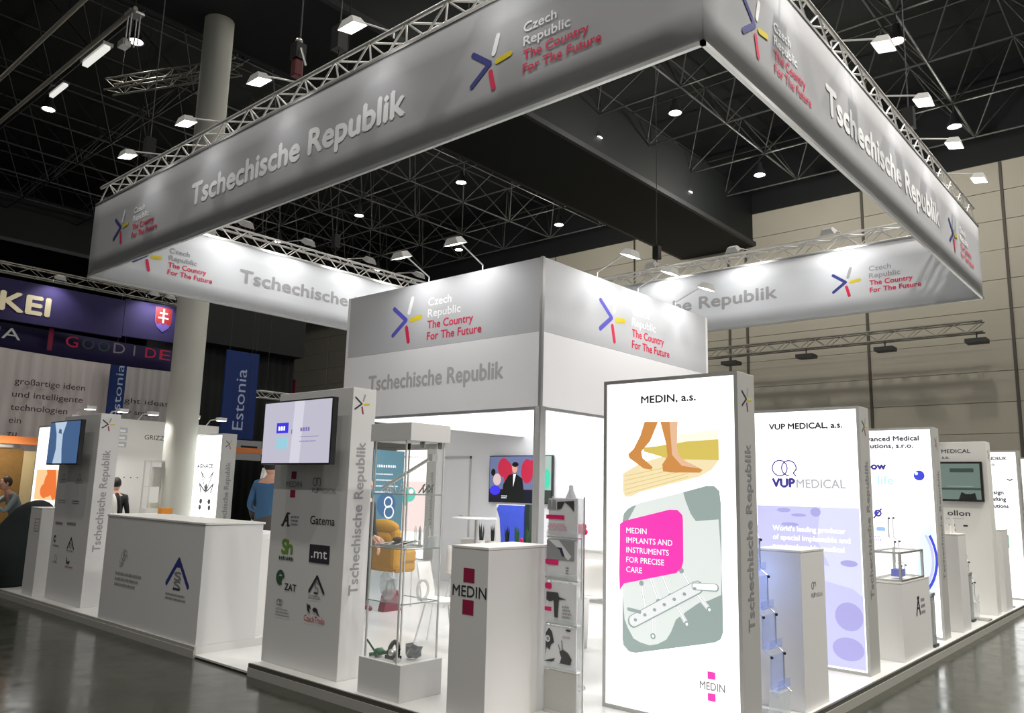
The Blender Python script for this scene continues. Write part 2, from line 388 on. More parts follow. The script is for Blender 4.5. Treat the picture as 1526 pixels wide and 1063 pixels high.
for a, b_ in (((BX0, BY0), (BX0, BY1)), ((BX0, BY0), (BX1, BY0)), ((BX0, BY1), (BX1, BY1)), ((BX1, BY0), (BX1, BY1))):
    MB().box(a[0]-e, a[1]-e, BZ0-.03, b_[0]+e, b_[1]+e, BZ0, ALU).build('bottom_rail', hb)
    MB().box(a[0]-e, a[1]-e, BZ1, b_[0]+e, b_[1]+e, BZ1+.025, ALU).build('top_rail', hb)
d = D('x', BX0-.0095); d.star(-5.47, 4.96, .79, OUT); d.slogan(-5.10, 4.95, .79, INK_LG, INK_RED); d.star(1.25, 4.94, .79, OUT); d.slogan(1.60, 4.955, .79, INK_LG, INK_RED)
d.build('printed_logo', hb); d = D('x', BX0-.0095); d.text('Tschechische Republik', -3.54, 4.83, .26, INK_LG, 3.78, .03); d.build('lettering', hb)
d = D('y', BY0-.0095); d.star(-1.48, 4.93, .79, OUT); d.slogan(-1.14, 4.94, .79, INK_LG, INK_RED); d.star(4.36, 4.94, .79, (INK_NAVY, INK_LG, INK_YEL, INK_RED)); d.slogan(4.74, 4.95, .79, INK_LG, INK_RED)
d.build('printed_logo', hb); d = D('y', BY0-.0095); d.text('Tschechische Republik', -.05, 4.84, .25, INK_LG, 3.72, .03); d.build('lettering', hb)
d = D('y', BY1-.0095); d.star(-1.47, 4.93, .79, INN); d.slogan(-1.13, 4.94, .79, INK_MG, INK_RED); d.build('printed_logo', hb)
d = D('y', BY1-.0095); d.text('Tschechische Republik', .06, 4.86, .21, INK_MG, 3.74, .025); d.build('lettering', hb)
d = D('x', BX1-.0095); d.star(1.245, 4.94, .79, INN); d.slogan(1.60, 4.945, .79, INK_MG, INK_RED); d.build('printed_logo', hb)
d = D('x', BX1-.0095); d.text('Tschechische Republik', -3.6, 4.85, .21, INK_MG, 3.74, .025); d.build('lettering', hb)

def truss(name, a, b, zc, label, size=.23, bay=.26, r=.021, matl=TRUSS, group=None, pieces=True, cat='truss'):
    a, b = Vector((*a, zc)), Vector((*b, zc)); L = (b-a).length; t = thing(name, label, cat, tuple(a), group)
    if group: t['group'] = group
    d = (b-a).normalized(); s = Vector((-d.y, d.x, 0)); h = size/2
    for u in (-h, h):
        for z in (-h, h):
            MB().tube(a+s*u+Vector((0, 0, z)), b+s*u+Vector((0, 0, z)), r, matl, 8).build('chord', t)
    n = int(L/bay); bay = L/n
    ang = math.atan2(d.y, d.x)
    if pieces:
        proto = {}
        for face in range(4):
            for i in range(n):
                f = 1 if i % 2 else -1
                key = (face, f)
                if key not in proto:
                    # local frame: x along truss
                    if face == 0: p, q = (0, -h, -h*f), (bay, -h, h*f)
                    elif face == 1: p, q = (0, h, -h*f), (bay, h, h*f)
                    elif face == 2: p, q = (0, -h*f, h), (bay, h*f, h)
                    else: p, q = (0, -h*f, -h), (bay, h*f, -h)
                    me = MB().tube(p, q, r*.5, matl, 5, cap=False)
                    o = me.build('brace', None); o.parent = t; proto[key] = o
                else:
                    o = proto[key].copy(); COL.objects.link(o); o.parent = t
                o.location = d*(i*bay); o.rotation_euler = (0, 0, ang)
    else:
        k = MB()
        for i in range(n):
            f = 1 if i % 2 else -1; p = a+d*(i*bay); q = p+d*bay
            for u in (-h, h): k.tube(p+s*u+Vector((0, 0, -h*f)), q+s*u+Vector((0, 0, h*f)), r*.5, matl, 4, cap=False)
            for z in (-h, h): k.tube(p+s*h*f+Vector((0, 0, z)), q-s*h*f+Vector((0, 0, z)), r*.5, matl, 4, cap=False)
        k = k.build('brace_lattice', t); k['kind'] = 'stuff'
    return t
o_ = .14; zt = 5.62
truss('roof_truss', (BX0+o_, BY0+.3), (BX0+o_, BY1-.05), zt, 'aluminium lattice truss above the left front grey banner', group=None)
truss('roof_truss', (BX0+.1, BY0+o_), (BX1-.05, BY0+o_), zt, 'aluminium lattice truss above the right front grey banner')
truss('roof_truss', (BX0+.3, BY1+o_), (BX1-.3, BY1+o_), zt, 'aluminium lattice truss behind the rear left pale banner')
truss('roof_truss', (BX1+o_, BY0+.3), (BX1+o_, BY1-.3), zt, 'aluminium lattice truss behind the rear right pale banner')
truss('wall_truss', (19.8, -.65), (19.8, 8.9), 6.7, 'long dark lattice truss hanging before the beige hall wall', size=.32, bay=.4, r=.03, matl=mat('dull_truss', (.30, .29, .25), .5, .5), pieces=False)
for i, y in enumerate((-.45, 2.1, 4.6, 7.3, 8.7)):
    q = MB().box(19.55, y-.28, 6.22, 20.05, y+.28, 6.34, DARK); q.tube((19.8, y, 6.34), (19.8, y, 6.53), .02, DARK)
    tag(q.build('truss_floodlight', origin=(19.8, y, 6.22)), 'flat dark floodlight under the wall truss, %s from the right end' % ('first', 'second', 'third', 'fourth', 'fifth')[i], 'floodlight', 'floodlights under the wall truss')
st = truss('short_truss', (-.03, 12.6), (1.34, 9.49), 10.3, 'short lattice truss crossing behind the hall column near the roof', size=.26, bay=.3, r=.02, matl=mat('dull_truss', (.3, .3, .3)), pieces=False)
wt = truss('white_truss', (6.3, 16), (10.5, 16), 4.25, 'thin white truss right of the tall blue hanging sign', size=.2, bay=.25, r=.02, pieces=False)
MB().tube((.1, 12.3, 10.4), (.1, 12.3, 15.4), .008, DARK, 5).tube((1.2, 9.81, 10.4), (1.2, 9.81, 15.4), .008, DARK, 5).build('hanging_wire', st)
for x in (6.6, 10.2): MB().tube((x, 16, 4.35), (x, 16, 15.4), .008, DARK, 5).build('hanging_wire', wt)
# suspension chains
for i, (x, y, pos) in enumerate(((-2.11, 1.0, 'front left'), (-2.11, 5.2, 'far left'), (3.2, -2.95, 'front right'), (2.0, 6.57, 'rear left'), (6.1, 2.2, 'rear right'))):
    q = MB().tube((x, y, 5.74), (x, y, 12.1), .008, DARK, 5)
    q.box(x-.06, y-.06, 5.95, x+.06, y+.06, 6.2, BLACK)
    tag(q.build('suspension_cable', origin=(x, y, 5.74)), 'thin dark cable holding the %s truss to the roof' % pos, 'cable', 'truss suspension cables')
hs = thing('hanging_projector', 'small pale projector bracket hanging at the end of the upper left pipe', 'projector', (-1.5, 7.8, 9.35))
for dx in (-.07, .07):
    for dy in (-.07, .07): MB().tube((-1.5+dx, 7.8+dy, 8.85), (-1.5+dx, 7.8+dy, 9.40), .014, ALU, 5).build('bracket_bar', hs)
MB().box(-1.62, 7.68, 9.38, -1.38, 7.92, 9.42, ALU).tube((-1.5, 7.8, 9.4), (-1.5, 7.8, 10.85), .01, DARK, 5).build('top_plate', hs)
MB().box(-1.60, 7.90, 8.86, -1.46, 8.12, 8.98, WHITE).build('projector_body', hs, bevel=.01)
# chain hoist (black with red body)
ch = thing('chain_hoist', 'black chain hoist with a red body above the left front truss', 'hoist', (-2.11, 1.73, 5.95))
MB().box(-2.17, 1.67, 5.90, -2.07, 1.77, 6.10, mat('hoist_red', srgb(90, 14, 22), .4)).build('hoist_body', ch, bevel=.02)
MB().box(-2.18, 1.66, 6.10, -2.06, 1.78, 6.28, BLACK).tube((-2.12, 1.70, 6.3), (-2.12, 1.70, 12.1), .008, DARK, 5).build('hoist_motor', ch)
MB().ell((-2.12, 1.72, 6.32), (.04, .04, .035), CHROME).build('hook_block', ch)
MB().tube((-2.14, 1.64, 6.2), (-2.16, 1.50, 5.95), .012, ALU, 6).build('cable_arm', ch)

# flood lamps on arms
def flood(loc, base, tgt, label, group, power=FLOOD_W, spot=110, scale=1.0):
    t = thing('arm_floodlight', label, 'floodlight', tuple(base), group); L = Vector(loc)
    mid = Vector(base)+Vector((0, 0, .06))
    MB().path([base, mid, L+Vector((0, 0, .05))], .009, ALU).build('arm', t)
    f = (Vector(tgt)-L).normalized(); X = f.cross(Vector((0, 0, 1))).normalized(); Y = X.cross(f)
    w_, h_ = .115*scale, .08*scale
    def P(a, b_, c): return L+X*a+Y*b_+f*c
    vs = [P(-w_, -h_, .03), P(w_, -h_, .03), P(w_, h_, .03), P(-w_, h_, .03), P(-w_*.6, -h_*.6, -.05), P(w_*.6, -h_*.6, -.05), P(w_*.6, h_*.6, -.05), P(-w_*.6, h_*.6, -.05)]
    MB().add(vs, [(4, 5, 1, 0), (5, 6, 2, 1), (6, 7, 3, 2), (7, 4, 0, 3), (4, 7, 6, 5)], FRAME).build('lamp_head', t)
    k = .92
    MB().add([P(-w_*k, -h_*k, .028), P(w_*k, -h_*k, .028), P(w_*k, h_*k, .028), P(-w_*k, h_*k, .028)], [(0, 1, 2, 3)], LED).build('lens', t)
    if power: 
        o = lamp('beam', 'SPOT', tuple(L+f*.05-Vector(base)), power, (1, .99, .97), None, .08, spot, t)
        o.rotation_euler = f.to_track_quat('-Z', 'Y').to_euler()
    return t
ordn = ['nearest', 'second', 'third', 'fourth', 'fifth', 'sixth']
for i, (y, z) in enumerate(((.10, 5.63), (1.60, 5.62), (3.10, 5.62), (4.60, 5.63))):
    flood((-2.62, y, z), (-2.13, y+.02, 5.74), (-2.35, y, 4.3), '%s glowing arm floodlight from the right on the left front banner' % ordn[i].capitalize(), 'floodlights over the left front banner')
flood((-2.62, -1.4, 5.63), (-2.13, -1.4, 5.74), (-2.35, -1.4, 4.3), 'glowing arm floodlight over the front corner of the left front banner', 'floodlights over the left front banner')
for i, (x, z) in enumerate(((.62, 5.66), (1.95, 5.66), (3.25, 5.66), (4.55, 5.66))):
    flood((x, -3.40, z), (x-.1, -2.97, 5.74), (x, -3.15, 4.3), '%s glowing arm floodlight from the front corner on the right front banner' % ordn[i].capitalize(), 'floodlights over the right front banner', FLOOD_W*.8)
flood((-.9, -3.40, 5.66), (-.95, -2.97, 5.74), (-.9, -3.15, 4.3), 'glowing arm floodlight at the front corner above the right front banner', 'floodlights over the right front banner', FLOOD_W*.8)
for i, x in enumerate((-.25, .9, 2.2, 3.4)):
    flood((x, 5.80, 5.62), (x, 6.45, 5.70), (x, 6.4, 4.7), '%s bright lamp from the left on the rear left truss' % ordn[i].capitalize(), 'lamps on the rear left truss', 26, 140)
for i, y in enumerate((-1.2, .35, 1.9, 3.4)):
    flood((5.4, y, 5.62), (6.0, y, 5.70), (5.95, y, 4.7), '%s bright lamp from the right on the rear right truss' % ordn[i].capitalize(), 'lamps on the rear right truss', 26, 140)
for i, (y, z) in enumerate(((1.83, 4.35), (.92, 4.35))):
    flood((-.45, y, z), (.02, y, 4.13), (0, y, 2.9), '%s arm lamp on the left top edge of the cabin' % ('Farther', 'Nearer')[i], 'arm lamps on the cabin', 22, 150, scale=1.0)
for i, (x, z) in enumerate(((1.05, 4.33), (1.95, 4.33), (2.9, 4.33))):
    flood((x, -.45, z), (x, .02, 4.13), (x, 0, 2.9), '%s arm lamp from the corner on the right top edge of the cabin' % ordn[i].capitalize(), 'arm lamps on the cabin', 22, 150, scale=1.0)

# hall high-bay lamps; rows out of view are added to light the stand
hb_n = 0
def highbay(x, y, pw, lab):
    t = thing('high_bay_lamp', lab, 'ceiling lamp', (x, y, 11.5), 'high bay lamps under the hall roof')
    MB().lathe((x, y, 11.5), [(.18, 0), (.17, .10), (.1, .22), (.07, .4)], DARK, 14).tube((x, y, 11.85), (x, y, 12.2), .015, DARK, 5).build('housing', t)
    MB().lathe((x, y, 11.5), [(.001, .01), (.155, .01)], LEDH, 14).build('lens', t)
    up = x > 5 and y > -3
    if pw: lamp('glow', 'POINT' if up else 'SPOT', (0, 0, -.3 if up else -.05), pw*(.55 if up else 1), (1, .955, .88), None, .2, 140, t, 1.0)
for x in (-10.4, -4.9, .35, 5.65, 10.95, 16.2):
    for y in (-11.6, -6.2, -.95, 4.5, 12.4, 17.7, 23.0):
        pw = HALL_W*.6
        if y < -3: pw = HALL_W*5.0 if x < 12 else HALL_W  # unseen added rows, strengthened to brighten the right-hand faces
        if x < 0 and y > -3: pw = HALL_W*1.15
        if x < -3 and y < -3: pw = HALL_W*3.2
        if x < -5 and y > 5: continue
        if y > 15: pw = HALL_W*.3
        if x > 15 and -2 < y < 13: pw = HALL_W*1.6
        hb_n += 1
        rw = 'nearest-the-beige-wall second third fourth fifth sixth'.split()[int(round((16.2-x)/5.26))]
        cl = 'rightmost second third fourth fifth sixth leftmost'.split()[(-11.6, -6.2, -.95, 4.5, 12.4, 17.7, 23.0).index(y)]
        highbay(x, y, pw, 'round hall roof lamp, %s lamp of the %s row counted from the beige wall' % (cl, rw.replace('nearest-the-beige-wall', 'first')))
for (x, y) in ((10.95, 7.0), (16.2, 7.0)): highbay(x, y, 0, 'small bright lamp beside the wide dark roof beam, %s' % ('nearer' if x < 12 else 'farther'))
for i, (x, y, z, a) in enumerate(((.2, 16.6, 11.6, .9), (-1.4, 9.6, 9.3, .6))):
    q = MB().box(x-.05, y-.5, z, x+.05, y+.5, z+.06, mat('tube_light', (1, .98, .92), emit=1.4 if i else .8)); q.box(x-.09, y-.52, z+.06, x+.09, y+.52, z+.12, ALU).tube((x, y, z+.1), (x, y, 15.4), .01, DARK, 5)
    tag(q.build('fluorescent_fixture', origin=(x, y, z)), ('dim long tube fixture high in the far left roof', 'white tube fixture under the left roof pipes')[i], 'ceiling lamp')

# ================================================================ TOWERS AND LIGHTBOXES
def vtext(t, side, x0, y0, v0, v1, m=INK_G):
    d = D('y', y0); d.text('Tschechische Republik', x0, v0, .095, m, v1-v0, .018, rot=True); return d.build('side_lettering', t)
def sidelogo(t, x, y0, v, k=.30):
    d = D('y', y0); d.star(x, v, k, SMALL, w=.05); d.build('side_logo', t)
def telly(name, X, ya, yb, z0, z1, label, paint, thick=.06, wx=.19):
    t = thing(name, label, 'screen', (X, (ya+yb)/2, z0))
    MB().box(X, ya, z0, X+thick, yb, z1, BLACK).build('casing', t, bevel=.006)
    paint(t); MB().box(X+thick, (ya+yb)/2-.15, (z0+z1)/2-.1, X+wx-.001, (ya+yb)/2+.15, (z0+z1)/2+.1, DARK).build('bracket', t)
    return t
def lightbox(X, y0, y1, label, art, thick=.28, H=2.5, side=True, group='backlit exhibitor towers along the right edge'):
    t = thing('lightbox_tower', label, 'lightbox', (X+thick/2, (y0+y1)/2, 0), group)
    MB().box(X+.012, y0, 0, X+thick, y1, H, FRAME).build('cabinet', t, bevel=.004)
    f = MB(); fr = .028
    f.box(X-.004, y0, 0, X+.012, y0+fr, H, FRAME); f.box(X-.004, y1-fr, 0, X+.012, y1, H, FRAME)
    f.box(X-.004, y0+fr, H-fr, X+.012, y1-fr, H, FRAME); f.box(X-.004, y0+fr, 0, X+.012, y1-fr, fr, FRAME); f.build('front_frame', t)
    MB().box(X+.004, y0+fr, fr, X+.011, y1-fr, H-fr, LBW).build('light_panel', t)
    if art:
        d = D('x', X+.002); art(d); d.build('print', t)
    if side: vtext(t, 'y', X+.19, y0, .68, 1.98); sidelogo(t, X+.14, y0, 2.31)
    return t

# --- MEDIN lightbox (front one)
def art_medin(d):
    d.text('MEDIN, a.s.', 1.95, 2.305, .056, E_DK, .47, .03)
    d.poly([(1.78,1.76),(1.94,1.84),(2.6,2.01),(2.6,1.86),(2.54,1.79),(2.44,1.74),(1.94,1.62),(1.85,1.58),(1.80,1.58),(1.78,1.62)][::1], E_SAND)
    d.poly([(1.97,1.93),(1.97,1.96),(2.1,1.97),(2.3,2.0),(2.6,2.01),(2.6,1.86),(2.2,1.87)], E_SAND2)
    d.poly([(2.2,1.98),(2.35,2.0),(2.6,2.01),(2.6,2.08),(2.3,2.06)], E_SKY)
    for i in range(5): d.line([(1.80, 1.60+i*.035), (2.35, 1.74+i*.025)], .004, E_SAND2)
    d.poly([(1.98,2.16),(2.1,2.155),(2.03,2.01),(1.95,1.93),(1.96,1.88),(2.05,1.81),(2.04,1.79),(1.97,1.80),(1.89,1.85),(1.84,1.88),(1.83,1.91),(1.88,1.95),(1.94,2.05)], E_SKIN)
    d.poly([(2.12,2.155),(2.27,2.15),(2.26,1.96),(2.28,1.89),(2.34,1.85),(2.47,1.79),(2.45,1.77),(2.2,1.77),(2.14,1.78),(2.135,1.83),(2.18,1.89),(2.17,1.98)], E_SKIN)
    d.poly([(2.2,2.15),(2.27,2.15),(2.26,1.96),(2.28,1.89),(2.34,1.85),(2.44,1.80),(2.3,1.82),(2.22,1.9)], E_SKIN2)
    d.line([(2.34,1.79),(2.44,1.785)], .008, E_SKIN)
    d.poly([(1.78,1.40),(1.79,1.45),(1.83,1.49),(1.88,1.515),(2.50,1.675),(2.56,1.675),(2.60,1.64),(2.61,1.55),(2.61,.67),(2.59,.62),(2.55,.595),(2.48,.575),(1.90,.43),(1.84,.43),(1.79,.47),(1.78,.52)], E_GY)
    d.poly([(1.91,1.53),(2.31,1.625),(2.33,1.56),(2.37,1.47),(2.41,1.42),(2.59,1.44),(2.61,1.1),(2.60,.92),(2.5,.87),(2.43,.85),(2.33,.78),(2.24,.71),(2.2,.62),(2.16,.56),(2.09,.52),(2.02,.50),(1.94,.51),(1.88,.53),(1.83,.60),(1.8,.66),(1.78,.85),(1.80,1.2),(1.83,1.4)], E_LG)
    for (a, b_) in (((1.95,.94),(1.99,.72)), ((2.12,1.03),(2.2,.87)), ((2.29,1.06),(2.38,.93)), ((2.05,.76),(2.05,.57)), ((2.24,.82),(2.33,.69)), ((2.40,.92),(2.51,.81)), ((2.02,1.0),(2.1,.82))):
        d.bar(a, b_, .034, E_FADE); d.bar(a, b_, .018, E_GY); d.bar(a, b_, .012, E_W); d.disc(b_[0], b_[1], .022, .022, E_GY); d.disc(a[0], a[1], .020, .020, E_GY); d.disc(b_[0], b_[1], .010, .010, E_W)
    d.bar((1.88,.655), (2.42,.955), .095, E_GY); d.bar((1.885,.66), (2.415,.955), .080, E_FADE); d.bar((2.4,.96), (2.56,.965), .055, E_GY); d.bar((2.4,.96), (2.555,.967), .042, E_W)
    for i in range(7): d.disc(1.9+i*.083, .668+i*.046, .015, .012, E_GY)
    d.line([(1.84,.74),(1.94,.73)], .026, E_GY)
    d.poly([(1.76,1.37),(1.80,1.395),(2.2,1.495),(2.265,1.495),(2.305,1.46),(2.31,1.42),(2.31,1.13),(2.295,1.08),(2.25,1.04),(1.80,.925),(1.76,.87),(1.755,1.0)], E_MAG)
    for i, (t, wd) in enumerate((('MEDIN', .18), ('IMPLANTS AND', .40), ('INSTRUMENTS', .37), ('FOR PRECISE', .33), ('CARE', .14))):
        d.text(t, 1.82, 1.305-i*.073, .042, E_W, wd, .004)
    d.text('TRAUMATOLOGY', 1.90, .30, .035, E_FADE, .42, .02); d.text('SPINE', 1.95, .23, .035, E_FADE, .14, .02)
    d.rect(2.49, .345, 2.55, .395, E_MAG); d.rect(2.49, .20, 2.55, .252, E_MAG); d.text('MEDIN', 2.43, .272, .052, em('lit_print_soft_grey', (130, 130, 130)), .19, .02)
lightbox(-1.15, -2.755, -1.60, 'glowing tower with bare feet and bone plate pictures, magenta box and MEDIN text', art_medin, group=None)
# --- VUP lightbox
def art_vup(d):
    d.text('VUP MEDICAL, a.s.', 1.85, 2.295, .058, E_DK, .74, .035)
    d.seg('ring_emblem'); d.ring(1.95, 1.90, .078, .012, E_NAVY); d.ring(2.045, 1.90, .075, .012, E_NAVY, -20, 200); d.line([(2.118, 1.885), (2.09, 1.85), (2.115, 1.82)], .012, E_NAVY); d.ring(2.045, 1.90, .075, .012, E_NAVY, 200, 270)
    d.seg(None); d.text('VUP', 1.87, 1.71, .085, E_NAVY, .23, .05); d.text('MEDICAL', 2.12, 1.705, .085, em('lit_print_light_grey', (176, 178, 182)), .48, .02)
    d.rect(1.70, .045, 2.715, 1.52, E_LAV)
    d.poly([(2.35,1.52),(2.715,1.52),(2.715,.7),(2.45,.9),(2.3,1.2)], E_LAV3); d.poly([(1.7,.95),(2.715,.75),(2.715,.9),(1.7,1.1)], E_LAV3)
    for x, y, a, b_ in ((1.98,1.48,.07,.022),(2.13,1.435,.075,.016),(2.30,1.47,.05,.045),(2.04,1.34,.09,.02),(2.58,.51,.13,.13),(2.56,.215,.145,.105),(2.12,.5,.12,.10),(2.6,1.0,.08,.03),(2.05,.2,.12,.09)):
        d.disc(x, y, a, b_, E_LAV2, 24)
    for i, (t, wd) in enumerate((("World's leading producer", .72), ('of special implantable and', .76), ('non-implantable medical', .70))):
        d.text(t, 1.86, 1.275-i*.088, .050, E_W, wd, .02)
lightbox(1.50, -2.755, -1.62, 'glowing tower with violet ring logo and lavender cell picture', art_vup)
# --- Advanced Medical Solutions lightbox
def art_adv(d):
    d.text('Advanced Medical', 1.87, 2.34, .058, em('lit_print_slate', (70, 72, 80)), .73, .04); d.text('Solutions, s.r.o.', 1.90, 2.25, .058, em('lit_print_slate', (70, 72, 80)), .63, .04)
    d.text('now', 1.96, 1.985, .085, E_NAVY, .24, .05); d.text('life', 2.10, 1.80, .10, em('lit_print_aqua', (190, 232, 240)), .18, .03)
    d.disc(2.58, 1.91, .062, .062, E_BLU); d.disc(2.55, 1.935, .02, .02, E_CY)
    d.scribble(2.04, 1.69, .4, .02, 1, E_FADE)
    d.ring(2.08, 1.44, .035, .02, E_NAVY); d.line([(2.03, 1.38), (2.12, 1.49)], .018, E_NAVY); d.disc(2.06, 1.45, .02, .02, E_BLU)
    d.rrect(2.05, 1.22, 2.16, 1.27, .02, em('lit_print_sky', (150, 185, 225))); d.scribble(2.0, 1.1, .12, .08, 2, E_LAV2)
    d.poly([(2.45,.4),(2.7,.5),(2.7,1.35),(2.55,1.2),(2.5,.8)], E_CY)
    d.ring(2.30, .92, .42, .03, E_BLU, -42, 32, 16, ry=.52); d.ring(2.28, .92, .40, .03, E_LAV, -44, 34, 16, ry=.5)
lightbox(4.20, -2.76, -1.62, 'glowing tower with blue ball and blue arc print, third in the right row', art_adv)
# --- fourth tower with a dark screen (unlit white)
t4 = thing('screen_tower', 'white tower with a dark green screen at the far right edge', 'display tower', (7.24, -2.2, 0), None)
MB().box(7.1, -2.79, 0, 7.38, -1.65, 2.5, WHITE).build('cabinet', t4, bevel=.004)
d = D('x', 7.1); d.text('MEDICAL', 2.19, 2.335, .055, INK_DG, .39, .01); d.text('s.a.', 2.19, 2.25, .045, INK_DG, .10, .01)
d.text('ollon', 2.22, 1.40, .075, INK_DG, .30, .014); d.scribble(2.2, 1.35, .32, .018, 1, INK_G); d.rect(2.21, 1.24, 2.31, 1.27, INK_DG); d.rect(2.42, 1.24, 2.48, 1.265, INK_DG)
d.rect(2.19, 1.17, 2.31, 1.20, INK_CRIM); d.build('print', t4); sidelogo(t4, 7.24, -2.79, 2.31)
def p4(t):
    d = D('x', 7.03); d.rect(2.02, 1.64, 2.70, 2.17, em('screen_dim_green', (118, 138, 130), .6)); d.rect(2.30, 2.04, 2.62, 2.10, em('screen_dim_dark', (60, 76, 72), .6))
    d.rect(2.02, 1.78, 2.70, 1.81, em('screen_dim_dark', (60, 76, 72), .6)); d.poly([(2.40,1.64),(2.64,1.64),(2.62,1.74),(2.56,1.72),(2.50,1.72),(2.44,1.75)], em('screen_black', (22, 28, 26), .5)); d.rect(2.25, 1.83, 2.6, 1.835, E_GY); d.build('picture', t)
telly('wall_screen', 7.03, -2.73, -2.0, 1.61, 2.20, 'dark green flat screen on the fourth white tower', p4, wx=.07)
# --- fifth lightbox
def art5(d):
    g = em('lit_print_slate', (70, 72, 80)); d.text('ANDELIK', 2.30, 2.34, .055, g, .34, .04); d.text('s.r.o.', 2.30, 2.24, .05, g, .16, .04)
    for i, (t, wd) in enumerate((('Design', .27), ('Drafting', .30), ('Solutions', .33))): d.text(t, 2.28, 1.75-i*.115, .065, g, wd, .04)
    d.ring(2.66, 2.03, .04, .02, E_DK, 200, 340)
lightbox(9.6, -2.80, -1.62, 'glowing white tower farthest along the right edge', art5)
lightbox(12.2, -2.80, -1.62, 'glowing tower behind the farthest one, past the frame edge', None)

# --- left front screen tower
def tower(name, X, y0, y1, label, logos):
    t = thing(name, label, 'display tower', (X+.13, (y0+y1)/2, 0))
    MB().box(X, y0, 0, X+.26, y1, 2.47, PANEL).build('panel_body', t, bevel=.004)
    vtext(t, 'y', X+.165, y0, .69, 1.99, mat('ink_side_grey', (.34, .34, .36), .6)); sidelogo(t, X+.10, y0, 2.33, .30)
    d = D('x', X); logos(d); d.build('printed_logos', t); return t
def logos1(d):
    d.seg('company_logo'); d.rect(-1.215, 1.66, -1.135, 1.73, INK_CRIM); d.rect(-1.215, 1.49, -1.135, 1.56, INK_CRIM); d.text('MEDIN', -1.29, 1.585, .055, INK_G, .25, .006)
    d.seg('company_logo'); d.ring(-.835, 1.638, .034, .010, INK_G); d.ring(-.785, 1.638, .034, .010, INK_G, -20, 200); d.line([(-.752, 1.63), (-.762, 1.60)], .010, INK_G)
    d.text('VUP', -.88, 1.54, .045, INK_G, .115, .014); d.text('MEDICAL', -.755, 1.54, .045, mat('ink_soft', (.38, .38, .38), .6), .24, -.002)
    d.seg('company_logo'); d.line([(-1.30, 1.235), (-1.235, 1.34), (-1.215, 1.235)], .026, INK_DG); d.line([(-1.28, 1.275), (-1.22, 1.28)], .018, INK_DG); d.line([(-1.24, 1.345), (-1.20, 1.345)], .014, INK_DG); d.line([(-1.23, 1.235), (-1.19, 1.235)], .014, INK_DG); d.line([(-1.32, 1.235), (-1.29, 1.235)], .014, INK_DG)
    d.scribble(-1.17, 1.24, .15, .10, 3, INK_G)
    d.seg('company_logo'); d.text('Gatema', -.87, 1.265, .075, INK_DG, .36, .004)
    d.seg('company_logo'); d.text('S', -1.285, .985, .125, INK_GRN, .085, .03); d.text('h', -1.205, .985, .120, INK_GRN, .09, .03); d.scribble(-1.32, .925, .27, .035, 1, INK_DGRN, .9)
    d.seg('company_logo'); d.rect(-.85, .935, -.555, 1.09, INK_DG); d.text('.mt', -.82, .975, .085, INK_LG, .23, .006)
    d.seg('company_logo'); d.ring(-1.275, .765, .05, .035, INK_DGRN, 0, 300); d.rect(-1.30, .755, -1.235, .775, INK_DGRN); d.poly([(-1.32, .76), (-1.24, .76), (-1.26, .70), (-1.30, .71)], INK_DGRN)
    d.seg('company_logo'); d.text('ZAT', -1.195, .663, .058, INK_DG, .18, .02)
    d.seg('company_logo'); d.line([(-.815, .69), (-.71, .82), (-.605, .69)], .026, INK_DG)
    d.ring(-.71, .745, .026, .012, INK_G, 20, 270); d.ring(-.71, .70, .026, .012, INK_G, -160, 90); d.bar((-.74, .68), (-.69, .68), .014, INK_DG); d.scribble(-.82, .63, .23, .034, 2, INK_G)
    d.seg('company_logo'); d.ring(-1.27, .54, .03, .012, INK_G, 0, 180); d.ring(-1.235, .545, .024, .010, INK_G, 0, 180); d.rect(-1.305, .52, -1.215, .53, INK_G); d.scribble(-1.31, .43, .25, .075, 3, INK_MG)
    d.seg('company_logo'); d.poly([(-.84,.585),(-.81,.57),(-.79,.575),(-.77,.54),(-.80,.545),(-.78,.50),(-.82,.52),(-.83,.55)], INK_DG); d.poly([(-.75,.54),(-.72,.56),(-.68,.55),(-.66,.51),(-.63,.49),(-.67,.50),(-.70,.525),(-.73,.52)], INK_DG)
    d.seg('company_logo'); d.text('CzechTrade', -.865, .435, .05, mat('ink_brick_red', srgb(190, 40, 50), .6), .30, .004)
tower('screen_tower', -2.17, .36, 1.50, 'nearest grey tower with a large screen over columns of company logos', logos1)
def p1(t):
    X = -2.36; d = D('x', X); bg = em('screen_lilac', (190, 188, 204), .95)
    d.rect(-1.435, 1.80, -.395, 2.355, bg); d.poly([(-.98,1.80),(-.83,1.80),(-.80,2.355),(-.95,2.355)], em('screen_glare', (206, 205, 218), 1.0))
    d.rect(-1.22, 2.07, -1.03, 2.165, em('screen_blue', (62, 54, 220))); d.scribble(-1.19, 2.095, .12, .045, 1, E_W, .9)
    d.rect(-1.21, 1.93, -1.03, 2.03, em('screen_teal', (150, 200, 216))); d.scribble(-.84, 2.08, .16, .045, 1, em('screen_violet', (120, 110, 170)), .8); d.rect(-.98, 2.06, -.965, 2.10, em('screen_violet', (120, 110, 170)))
    d.rect(-.84, 2.03, -.56, 2.034, em('screen_violet', (150, 140, 190))); d.scribble(-.84, 1.985, .26, .02, 1, em('screen_violet', (160, 155, 195)))
    d.build('picture', t)
telly('wall_screen', -2.36, .385, 1.445, 1.785, 2.37, 'large lilac flat screen on the nearest grey logo tower', p1)
